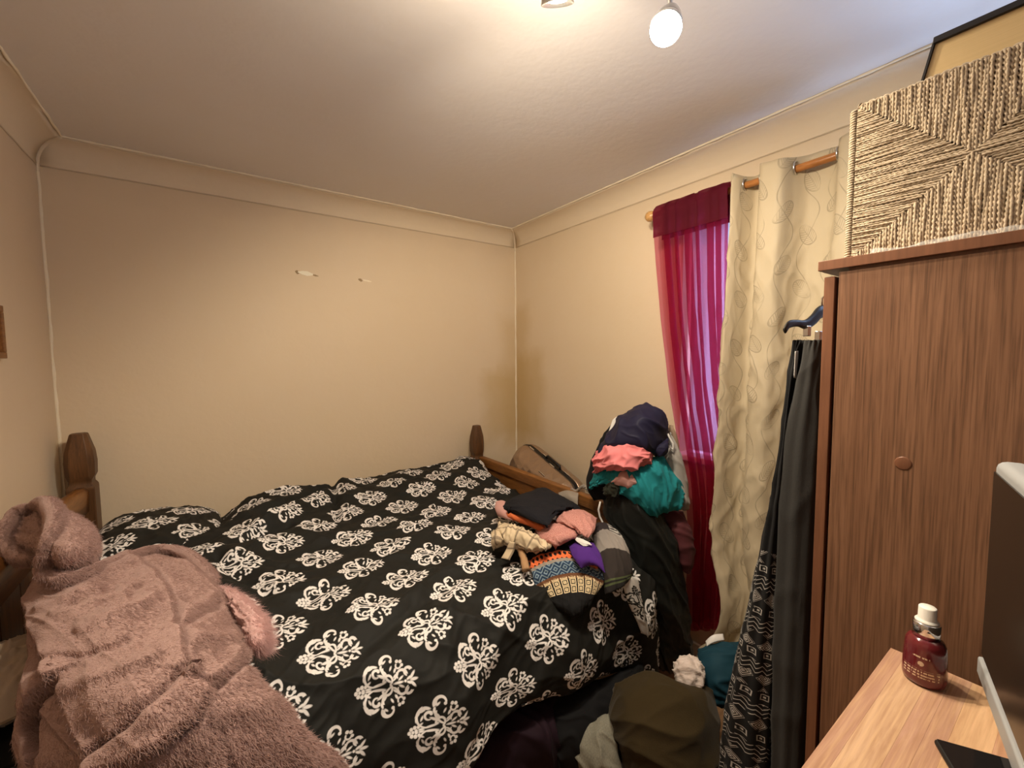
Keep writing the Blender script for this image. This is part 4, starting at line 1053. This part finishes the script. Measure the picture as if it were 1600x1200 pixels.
# ---------------------------------------------------------------- folded clothes at the foot of the bed
def cloth(name, label, cat, mat, rows, plane, **kw):
    grp = kw.pop('group', None)
    o = patch(name, mat, rows, plane, **kw); return tag(o, label, cat, grp)
YD = ((0, 1.0, 0), (0, 1, 0))
cloth('grey_cloth', 'small grey cloth hanging over the footboard rail', 'cloth', M['grey_cloth'], [[(872, 770, .79), (886, 766, .815), (904, 770, .812)], [(876, 778, .78), (890, 776, .808), (903, 778, .806)], [(882, 790, .75), (893, 792, .76), (902, 792, .77)]], 'z', n=(20, 20), thick=.004)
# fair isle jumper spilling over the bed edge
cloth('patterned_jumper', 'knitted jumper with orange, navy and cream bands, trailing over the duvet edge', 'jumper', M['fairisle'],
      [[(818, 858, .75), (842, 850, .765), (872, 846, .775), (895, 850, .775), (915, 868, .76)], [(824, 876, .735), (850, 866, .755), (880, 862, .765), (906, 868, .76), (925, 882, .75)], [(830, 895, .71), (858, 884, .735), (888, 878, .745), (916, 884, .74), (936, 894, .73)], [(836, 915, .68), (864, 902, .705), (896, 896, .715), (922, 900, .71), (944, 908, .70)], [(846, 932, .65), (872, 924, .675), (900, 920, .68), (922, 922, .68), (936, 925, .67)], [(862, 950, .62), (880, 948, .64), (900, 948, .645), (914, 945, .64), (924, 940, .64)], [(878, 958, .60), (888, 962, .61), (900, 966, .61), (908, 960, .61), (914, 950, .61)]],
      'z', n=(80, 60), bulge=.008, edge=.006, wr=[(.006, .04, 20, 2.5, 4), (.003, .02, 60, 2.5, 9)], thick=.008)
cloth('striped_jumper', 'charcoal jumper with grey stripes and green edging beside the footboard', 'jumper', M['stripe'],
      [[(922, 822, .775), (940, 814, .785), (958, 822, .785), (972, 836, .78)], [(926, 842, .765), (945, 832, .785), (966, 840, .785), (980, 852, .77)], [(934, 868, .745), (952, 860, .765), (972, 862, .76), (986, 868, .74)], [(940, 895, .71), (956, 890, .725), (976, 888, .72), (990, 888, .71)], [(944, 928, .66), (958, 924, .675), (976, 916, .675), (992, 902, .67)]],
      'z', n=(70, 50), bulge=.008, edge=.005, wr=[(.004, .03, 20, 3, 4)], thick=.006)
cloth('purple_top', 'purple jersey top under the pink marl trousers', 'top', M['purple'],
      [[(888, 850, .785), (905, 844, .795), (928, 846, .79)], [(892, 864, .78), (915, 858, .795), (938, 862, .785)], [(900, 878, .765), (920, 874, .78), (943, 880, .77)], [(908, 888, .75), (926, 884, .76), (945, 894, .75)]], 'z', n=(40, 40), bulge=.006, edge=.004, wr=[(.003, .04, 10, 2.5, 3)], thick=.006)
cloth('white_label', 'white garment label lying on the purple top', 'label', M['white_cloth'], [[(897, 838, .812), (910, 842, .815), (922, 848, .812)], [(900, 845, .806), (912, 848, .811), (924, 852, .808)], [(911, 853, .802), (917, 853, .804), (925, 851, .804)]], 'z', n=(14, 14), thick=.002)
# rolled tan sleeve
def roll(name, label, cat, mat, pts, r, z=True, rib=0):
    W = [Zp(*q) for q in pts]; c = crs(np.array(W), 40); m = 22; n = 40; V_ = np.zeros((n, m, 3))
    rr = crs(np.array(r, float)[:, None], n)[:, 0]; prev = np.array((0, 0, 1.0))
    for i in range(n):
        t_ = c[min(i+1, n-1)]-c[max(i-1, 0)]; t_ /= np.linalg.norm(t_); a = prev-t_*np.dot(prev, t_); a /= np.linalg.norm(a); b_ = np.cross(t_, a)
        for j in range(m):
            th = 2*math.pi*j/m; k = rr[i]*(1+.12*float(noise2(i*.3, j*.5, 7)))+rib*math.cos(th*11); V_[i, j] = c[i]+a*k*math.cos(th)+b_*k*math.sin(th)
    f = [(i*m+j, i*m+(j+1) % m, (i+1)*m+(j+1) % m, (i+1)*m+j) for i in range(n-1) for j in range(m)]
    f += [tuple(range(m))[::-1], tuple((n-1)*m+j for j in range(m))]
    uv = np.stack(np.broadcast_arrays(np.linspace(0, .15, n)[:, None], np.arange(m)[None]*.1/m), -1).reshape(-1, 2)
    return tag(mesh_obj(name, V_.reshape(-1, 3), f, mat, None, True, uv), label, cat)
roll('ribbed_sleeve', 'tan ribbed knit sleeve end below the cream checked scarf', 'sleeve', M['tan_rib'], [(806, 838, .775), (812, 855, .765), (818, 872, .75), (822, 891, .725)], [.012, .0125, .0125, .014], rib=.0006)
sc_ = thing('checked_scarf', 'cream checked scarf crumpled on the duvet below the folded clothes', 'scarf', Zp(815, 840, .74))
patch('scarf_cloth', M['check'], [[(780, 812, .795), (805, 818, .815), (832, 830, .81), (863, 850, .80)], [(770, 828, .785), (796, 826, .825), (826, 838, .825), (854, 858, .80)], [(766, 842, .765), (790, 842, .795), (820, 850, .80), (848, 864, .78)], [(768, 858, .74), (788, 856, .755), (816, 862, .76), (842, 866, .755)]], 'z', n=(60, 60), bulge=.008, edge=.01, wr=[(.009, .04, 15, 2.5, 3), (.004, .022, 35, 2.5, 6)], thick=.006, parent=sc_)
patch('scarf_end', M['check'], [[(796, 846, .80), (806, 848, .80)], [(790, 860, .765), (804, 860, .77)], [(783, 872, .74), (796, 875, .742)]], 'z', n=(24, 14), thick=.004, parent=sc_, bulge=.004)
patch('scarf_roll', M['check'], [[(766, 832, .79), (774, 826, .80), (782, 830, .805)], [(767, 842, .785), (776, 840, .80), (786, 842, .80)], [(767, 856, .76), (776, 852, .775), (784, 850, .78)]], 'z', n=(30, 24), bulge=.01, edge=.008, thick=.006, parent=sc_, wr=[(.004, .02, 20, 2, 9)])
# pink marl trousers with the coral top folded in
cloth('coral_top', 'coral knitted top folded under the black trousers', 'top', M['coral'], [[(776, 786, .80), (800, 795, .815), (826, 802, .82), (850, 812, .82)], [(778, 798, .80), (802, 806, .825), (830, 814, .828), (852, 822, .825)], [(786, 808, .785), (806, 816, .80), (830, 824, .81), (846, 830, .81)]], 'z', n=(36, 40), bulge=.006, edge=.006, wr=[(.003, .02, 70, 3, 3)], thick=.008)
cloth('pink_jumper', 'faded pink knit edge left of the folded black trousers', 'jumper', M['dusty'], [[(774, 782, .80), (784, 780, .815), (794, 784, .82)], [(772, 794, .80), (784, 795, .82), (796, 798, .825)], [(776, 806, .785), (788, 810, .80), (800, 812, .81)]], 'z', n=(24, 24), bulge=.006, edge=.006, thick=.008)
mt_ = thing('marl_trousers', 'pink marl knit trousers folded beside the footboard rail', 'trousers', Zp(885, 830, .76))
patch('trouser_leg', M['pink_marl'], [[(836, 826, .80), (856, 814, .815), (880, 806, .825), (902, 806, .825)], [(842, 838, .805), (864, 828, .828), (888, 822, .832), (908, 822, .825)], [(854, 848, .80), (872, 842, .82), (892, 836, .825), (908, 834, .815)], [(866, 857, .785), (878, 852, .80), (894, 845, .805), (904, 840, .80)]], 'z', n=(44, 44), bulge=.006, edge=.010, wr=[(.006, .05, 60, 2.8, 3), (.003, .02, 40, 3, 6)], thick=.014, parent=mt_)
patch('trouser_leg', M['pink_marl'], [[(872, 798, .84), (892, 792, .85), (914, 795, .85), (934, 805, .838)], [(866, 808, .845), (888, 803, .862), (912, 806, .86), (933, 815, .842)], [(872, 816, .842), (892, 816, .856), (914, 820, .852), (930, 827, .838)], [(884, 824, .832), (900, 828, .84), (914, 834, .838), (922, 839, .826)]], 'z', n=(44, 44), bulge=.004, edge=.010, wr=[(.006, .045, 20, 2.8, 13), (.003, .02, 10, 3, 16)], thick=.012, parent=mt_)
cloth('folded_trousers', 'black trousers folded flat on top of the pile at the foot of the bed', 'trousers', M['black_jersey'],
      [[(788, 782, .83), (806, 772, .845), (828, 764, .855), (850, 758, .86), (866, 766, .86), (884, 776, .85)], [(784, 790, .835), (806, 786, .86), (832, 782, .868), (856, 780, .872), (880, 784, .868), (908, 790, .85)], [(792, 797, .838), (816, 797, .865), (840, 800, .872), (862, 800, .872), (878, 796, .87), (896, 795, .86)], [(798, 803, .828), (822, 810, .85), (846, 816, .86), (860, 816, .862), (870, 806, .86), (880, 800, .858)]], 'z', n=(50, 60), bulge=.004, edge=.010, wr=[(.004, .09, 25, 2.8, 3), (.002, .03, 60, 2.5, 7)], thick=.018)
# plaited cord lying on the rail
b = MB()
for ph_ in (0, 2.09, 4.19):
    pts = [Xp(893+30*k/39.0, 768+4*math.sin(k*.2), FX)+np.array((-.006*math.cos(k*.55+ph_), 0, .012+.006*math.sin(k*.55+ph_))) for k in range(40)]
    b.tube(pts, .0045, 7)
tag(b.build('plaited_cord', M['grey_cloth'], None, True), 'grey and white plaited cord lying across the footboard rail', 'cord')

# ---------------------------------------------------------------- heap of clothes on the near bedpost, in front of the curtain
HP = ((1.44, 1.07, 1.0), (-.79, -.61, 0))
cloth('maroon_bag', 'dark maroon cloth bag hanging low beside the burgundy curtain', 'bag', M['mauve'], [[(1028, 795, -.06), (1050, 792, -.04), (1072, 800, -.06)], [(1034, 825, -.04), (1060, 825, 0), (1084, 835, -.05)], [(1044, 855, -.04), (1068, 858, 0), (1087, 860, -.05)], [(1056, 880, -.05), (1074, 886, -.02), (1083, 876, -.06)], [(1068, 892, -.07), (1075, 895, -.06), (1080, 888, -.07)]], HP, n=(50, 40), bulge=.02, edge=.02, wr=[(.008, .05, 60, 2.5, 3)], thick=.006)
cloth('linen_trousers', 'pale grey linen trousers hanging behind the teal top', 'trousers', M['linen'], [[(1034, 690, -.02), (1048, 676, 0), (1060, 692, -.03)], [(1036, 720, -.01), (1054, 715, .02), (1068, 722, -.02)], [(1044, 755, -.02), (1062, 752, .01), (1075, 752, -.03)], [(1060, 785, -.03), (1070, 784, 0), (1077, 786, -.03)], [(1066, 800, -.05), (1072, 800, -.03), (1078, 798, -.05)]], HP, n=(50, 30), bulge=.012, edge=.012, wr=[(.006, .03, 5, 3, 3)], thick=.005)
cloth('brown_cloth', 'narrow brown cloth behind the navy jacket beside the burgundy curtain', 'cloth', M['brown'], [[(1044, 664, -.03), (1052, 666, -.02), (1056, 675, -.03)], [(1044, 690, -.03), (1054, 690, -.02), (1062, 700, -.03)], [(1046, 715, -.03), (1056, 712, -.02), (1066, 722, -.03)]], HP, n=(24, 16), bulge=.008, edge=.008, thick=.005)
b = MB(); b.tube([plane_hit(x, y, *HP)+np.array((-.03, -.025, 0)) for x, y in ((1034, 703), (1036, 697), (1043, 694), (1050, 699), (1050, 690), (1044, 680), (1042, 675))], .0035, 8)
tag(b.build('drawstring', M['white_cloth'], None, True), 'white looped drawstring beside the navy jacket', 'drawstring')
cloth('black_coat', 'black satin coat hanging from the near bedpost down to the floor', 'coat', M['satin'],
      [[(936, 778, -.02), (960, 760, .02), (985, 752, .06), (1012, 756, .05), (1040, 780, -.02)], [(938, 802, .0), (964, 800, .05), (995, 795, .09), (1022, 800, .07), (1050, 812, 0)], [(950, 832, .0), (978, 840, .06), (1008, 846, .09), (1036, 848, .07), (1066, 852, 0)], [(968, 872, -.02), (994, 890, .05), (1020, 900, .08), (1046, 905, .05), (1078, 905, -.02)], [(985, 925, -.05), (1008, 945, .02), (1030, 955, .05), (1052, 960, .03), (1086, 955, -.04)], [(1000, 985, -.08), (1018, 1000, -.02), (1036, 1005, .0), (1058, 1010, -.02), (1088, 1000, -.08)], [(1000, 1050, -.12), (1020, 1055, -.06), (1040, 1060, -.05), (1062, 1060, -.06), (1095, 1050, -.12)]],
      HP, n=(90, 70), bulge=.02, edge=.03, wr=[(.016, .09, 12, 3, 5), (.006, .04, 20, 3, 8)], thick=.008)
o = bpy.data.objects['black_coat']
b = MB(); b.tube([plane_hit(x, y, *HP)+np.array((-.025, -.02, 0)) for x, y in ((939, 780), (936, 792), (938, 803), (944, 815), (951, 826))], .004, 8)
tag(b.build('white_piping', M['white_cloth'], None, True), 'white piped edge of a garment beside the black coat', 'garment edge')
cloth('dark_shirt', 'black garment hanging down behind the pink shirt toward the suitcase', 'shirt', M['dark_cloth'], [[(958, 655, -.08), (975, 645, -.05), (1000, 650, -.03)], [(934, 690, -.08), (955, 690, -.04), (990, 695, -.02)], [(918, 730, -.08), (940, 735, -.03), (975, 735, -.01)], [(913, 760, -.08), (935, 765, -.03), (970, 765, -.0)], [(925, 785, -.08), (945, 785, -.04), (975, 785, -.02)]], HP, n=(50, 40), bulge=.02, edge=.02, wr=[(.008, .06, 40, 3, 3)], thick=.006)
cloth('white_vest', 'white cloth peeking out behind the navy jacket', 'cloth', M['white_cloth'], [[(957, 656, -.03), (966, 650, -.02), (976, 652, -.02)], [(954, 665, -.03), (964, 664, -.02), (976, 664, -.02)], [(951, 674, -.03), (962, 676, -.02), (974, 676, -.02)]], HP, n=(16, 16), thick=.004)
cloth('teal_top', 'teal jersey top draped over the heap on the bedpost', 'top', M['teal'],
      [[(924, 738, .0), (950, 728, .05), (985, 724, .08), (1015, 712, .08), (1038, 712, .02)], [(919, 752, .0), (948, 741, .07), (988, 738, .11), (1024, 732, .10), (1055, 736, .02)], [(920, 764, -.01), (945, 749, .06), (996, 760, .12), (1032, 760, .10), (1068, 758, .02)], [(921, 767, -.02), (942, 753, .05), (1006, 784, .11), (1034, 784, .10), (1071, 774, .02)], [(923, 769, -.03), (942, 756, .04), (1014, 806, .09), (1038, 805, .08), (1068, 797, .01)]],
      HP, n=(90, 80), bulge=.01, edge=.012, wr=[(.011, .05, -10, 3, 3), (.004, .022, -5, 3, 8)], thick=.005)
cloth('pink_shirt', 'bright coral pink shirt crumpled beneath the navy jacket', 'shirt', M['coral_pink'],
      [[(930, 706, .02), (952, 692, .08), (980, 688, .11), (1004, 693, .10), (1020, 701, .05)], [(922, 720, .03), (948, 708, .11), (978, 705, .14), (1006, 708, .13), (1025, 714, .06)], [(924, 734, .03), (946, 725, .11), (976, 724, .15), (1004, 720, .13), (1025, 722, .06)], [(926, 744, .02), (944, 738, .08), (972, 739, .12), (996, 735, .11), (1020, 729, .05)]],
      HP, n=(70, 80), bulge=.012, edge=.014, wr=[(.014, .055, 75, 2.4, 3), (.008, .028, 120, 2.4, 8)], thick=.006)
cloth('rose_vest', 'small pale rose garment tucked under the teal top', 'vest', M['dusty'],
      [[(948, 748, .07), (968, 737, .10), (992, 736, .12)], [(952, 754, .08), (974, 749, .12), (998, 750, .13)], [(962, 757, .08), (980, 758, .12), (994, 758, .125)], [(978, 761, .08), (986, 764, .11), (990, 764, .11)]], HP, n=(36, 36), bulge=.006, edge=.006, wr=[(.005, .03, 100, 2, 3)], thick=.004)
cloth('fluffy_collar', 'dark fluffy collar at the top of the black coat', 'collar', M['dark_fluff'], [[(940, 762, .04), (956, 752, .08), (968, 758, .09)], [(942, 770, .06), (956, 766, .10), (968, 768, .10)], [(948, 778, .05), (958, 778, .08), (966, 778, .09)]], HP, n=(36, 36), bulge=.01, edge=.01, wr=[(.010, .018, 40, 1.5, 3)], thick=.006)
cloth('navy_jacket', 'shiny navy jacket crowning the heap of clothes on the bedpost', 'jacket', M['navy'],
      [[(966, 648, -.04), (982, 634, -.02), (1000, 625, 0), (1022, 631, -.01), (1042, 648, -.05)], [(950, 668, -.0), (972, 656, .06), (998, 648, .09), (1026, 650, .07), (1049, 663, -.02)], [(936, 690, .01), (962, 680, .09), (994, 672, .13), (1024, 678, .10), (1047, 686, -.0)], [(926, 712, .01), (954, 698, .09), (990, 692, .14), (1020, 700, .11), (1042, 708, .01)], [(920, 730, -.01), (950, 704, .07), (988, 698, .11), (1016, 710, .09), (1036, 722, .01)]],
      HP, n=(80, 80), bulge=.012, edge=.02, wr=[(.012, .09, 40, 2.5, 3), (.003, .04, 60, 2.5, 8)], thick=.008)
cloth('black_satin_scarf', 'black satin scarf end between the navy jacket and teal top', 'scarf', M['navy'], [[(1022, 700, .09), (1036, 690, .08), (1046, 684, .05)], [(1026, 708, .10), (1038, 702, .09), (1044, 696, .06)], [(1030, 716, .09), (1036, 714, .08), (1040, 710, .06)]], HP, n=(24, 24), bulge=.008, edge=.006, wr=[(.005, .02, 40, 2, 5)], thick=.004)

# ---------------------------------------------------------------- things on the floor in the gap between bed and wardrobe
FP = ((1.20, .86, .35), (-.62, -.52, .58))
cloth('blue_bag', 'petrol blue cloth bag on the floor beneath the cream curtain', 'bag', M['blue'], [[(1088, 1012, -.05), (1120, 1000, -.03), (1160, 998, -.03)], [(1088, 1035, 0), (1122, 1030, .04), (1168, 1030, .0)], [(1092, 1065, 0), (1125, 1065, .04), (1165, 1070, .0)], [(1100, 1105, -.03), (1130, 1110, 0), (1165, 1120, -.03)]], FP, n=(40, 40), bulge=.01, edge=.012, wr=[(.010, .05, 80, 2.5, 3)], thick=.008)
cloth('white_paper', 'scrap of white cloth above the petrol blue bag', 'cloth', M['white_cloth'], [[(1102, 1002, -.04), (1114, 992, -.03), (1130, 990, -.04)], [(1104, 1010, -.03), (1116, 1004, -.02), (1132, 1000, -.03)]], FP, n=(16, 16), thick=.004, bulge=.005)
cloth('fluffy_slipper', 'off-white fluffy slipper sock on top of the olive throw', 'slipper', M['fluff_white'], [[(1054, 1036, .02), (1070, 1020, .04), (1090, 1024, .03)], [(1050, 1050, .05), (1074, 1042, .09), (1102, 1046, .05)], [(1052, 1066, .05), (1076, 1066, .09), (1104, 1066, .05)], [(1056, 1080, .02), (1076, 1084, .04), (1100, 1082, .02)]], FP, n=(50, 50), bulge=.02, edge=.02, wr=[(.012, .04, 60, 1.5, 3)], thick=.01, fuzz=.003)
cloth('grey_knit_top', 'grey-green knitted top on the floor beside the olive throw', 'top', M['grey_knit'], [[(930, 1118, .03), (945, 1110, .05), (962, 1120, .05)], [(904, 1145, .03), (935, 1140, .08), (965, 1150, .07)], [(892, 1175, .03), (930, 1180, .09), (970, 1190, .08)], [(896, 1215, .0), (935, 1225, .05), (980, 1230, .05)]], FP, n=(50, 50), bulge=.012, edge=.015, wr=[(.012, .05, 30, 2.2, 3)], thick=.008)
cloth('olive_throw', 'olive brown wool throw heaped on the floor at the foot of the bed', 'throw', M['olive'],
      [[(952, 1068, .02), (985, 1046, .05), (1020, 1040, .07), (1060, 1050, .07), (1092, 1056, .05), (1123, 1072, .01)], [(942, 1098, .05), (978, 1080, .13), (1020, 1076, .16), (1062, 1080, .15), (1098, 1085, .11), (1133, 1098, .03)], [(944, 1130, .06), (980, 1120, .16), (1022, 1118, .19), (1064, 1118, .18), (1100, 1120, .13), (1139, 1128, .04)], [(952, 1165, .05), (990, 1165, .16), (1030, 1168, .19), (1070, 1172, .18), (1104, 1170, .13), (1139, 1168, .04)], [(965, 1215, .02), (1000, 1225, .11), (1036, 1235, .14), (1072, 1240, .13), (1106, 1235, .09), (1141, 1220, .02)], [(970, 1290, -.06), (1005, 1310, 0), (1040, 1320, .02), (1075, 1320, .02), (1106, 1310, 0), (1141, 1290, -.06)]],
      FP, n=(90, 90), bulge=.012, edge=.03, wr=[(.016, .16, 70, 2.2, 3), (.005, .07, 110, 2.2, 8)], thick=.012)
UB = ((.9, 1.0, .25), (-.2, -1, .25))
cloth('plum_garment_shade', 'dark plum garment under the bed edge, widened as shade below the duvet', 'garment', M['dark_purple'], [[(690, 1140, -.06), (790, 1100, -.06), (880, 1075, -.06)], [(730, 1165, -.02), (825, 1150, .05), (880, 1150, .03)], [(700, 1230), (820, 1215, .03), (885, 1205)]], UB, n=(40, 40), bulge=.02, edge=.01, wr=[(.015, .08, 30, 2, 3)], thick=.008)  # garment spread wider than itself, its dark cloth standing for shade under the hem
cloth('black_garment_shade', 'black garment between the bed and the grey knitted top, widened as shade below the duvet', 'garment', M['dark_cloth'], [[(835, 1085, -.06), (900, 1068, -.06), (965, 1048, -.06), (1010, 1030, -.08)], [(850, 1130, .0), (900, 1115, .03), (950, 1095, .02), (1010, 1070, -.03)], [(862, 1165, .03), (900, 1155, .06), (945, 1150, .05), (1010, 1130, .0)], [(868, 1210, .02), (900, 1215, .04), (945, 1220, .03), (1010, 1220, 0)]], UB, n=(40, 40), bulge=.02, edge=.015, wr=[(.012, .06, 60, 2, 3)], thick=.008)  # garment enlarged into a dark sheet over the side rail, for the shade there

# ---------------------------------------------------------------- clothes hanging on the wardrobe door
hg = thing('trouser_hanger', 'black clip hanger hooked over the wardrobe door', 'hanger', (1.18, .40, 1.55))
HY = .405
def hy(x, y, v=HY): return Yp(x, y, v)
pts = [hy(1226, 517), hy(1233, 507), hy(1246, 505), hy(1258, 507), hy(1270, 500), hy(1283, 487), hy(1300, 492), hy(1330, 520)]
MB().tube(crs(np.array(pts), 40), crs(np.array([.006, .007, .0065, .009, .012, .013, .009, .006])[:, None], 40)[:, 0], 10, (1.2, .5)).build('hanger_bar', M['black_plastic'], hg, True)
hk = hy(1284, 486); MB().tube([hk, hk+np.array((.0, 0, .03)), hk+np.array((0, -.02, .052)), hk+np.array((0, -.045, .05)), hk+np.array((0, -.055, .035))], .0022, 8).build('hook', M['chrome'], hg, True)
for x, y in ((1258, 512), (1276, 520), (1300, 520)):
    p_ = hy(x, y); MB().obox(p_+np.array((0, -.004, -.008)), (.008, 0, 0), (0, .006, 0), (0, 0, .012)).build('clip', M['chrome'], hg, False, .002)
def hangcloth(name, label, mat, left, ys, y0f, x0f, wave, seed):
    """trousers hung edge-on: the folded edge faces the room, both flanks run back along the door"""
    W = []
    for k, py in enumerate(ys):
        x0 = x0f(k/(len(ys)-1)); p = Xp(left[k], py, x0+.02); Y1 = p[1]; z = p[2]; Y0 = y0f(k/(len(ys)-1)); d_ = Y1-Y0
        W.append([(1.26, Y0, z), (x0+.10, Y0, z), (x0+.03, Y0+.02*d_, z), (x0+.006, Y0+.18*d_, z), (x0, Y0+.45*d_, z), (x0+.004, Y0+.75*d_, z), (x0+.02, Y1, z), (x0+.09, Y1+.004, z), (1.26, Y1, z)])
    P = grid(W, 130, 120); U, V = guv(P); UV = (U.copy(), V.copy()); s = np.linspace(0, 1, 130)[:, None]; t_ = np.linspace(0, 1, 120)[None]
    N2 = gnormal(P); N2 = -N2 if np.sum(N2*(CAM-P)) < 0 else N2
    d = wave*(np.sin(t_*38+1.2*np.sin(s*2.2+seed)+seed)*(.5+.3*s)+.9*np.sin(t_*75+seed*2)*np.exp(-(s/.10)**2)) + ridge(U, V, .003, .06, 8, 3.5, seed)
    P = P+N2*(d*np.ones_like(s))[..., None]
    return tag(sheet(name, P, mat, None, .003, UV=UV), label, 'trousers')
ys = [532, 548, 575, 620, 700, 820, 950, 1080, 1200, 1330]
hangcloth('print_trousers', 'black trousers with white block print hanging behind plain charcoal trousers', M['print'], [1243, 1239, 1236, 1230, 1219, 1196, 1168, 1138, 1124, 1112], ys, lambda s: .378+.03*s, lambda s: 1.02-.06*s, .004, 4)
hangcloth('charcoal_trousers', 'plain charcoal trousers on a clip hanger against the wardrobe door', M['charcoal'], [1258, 1254, 1250, 1240, 1223, 1213, 1208, 1206, 1205, 1205], ys, lambda s: .335, lambda s: 1.0-.035*s, .0025, 2)
o = cloth('garment_tag', 'white size tag sticking out of the charcoal trousers waistband', 'tag', M['white_cloth'], [[(1243, 549), (1248, 548)], [(1242, 570), (1247, 570)], [(1241, 590), (1246, 592)]], ((0, .385, 0), (0, 1, 0)), n=(10, 6), thick=.001)
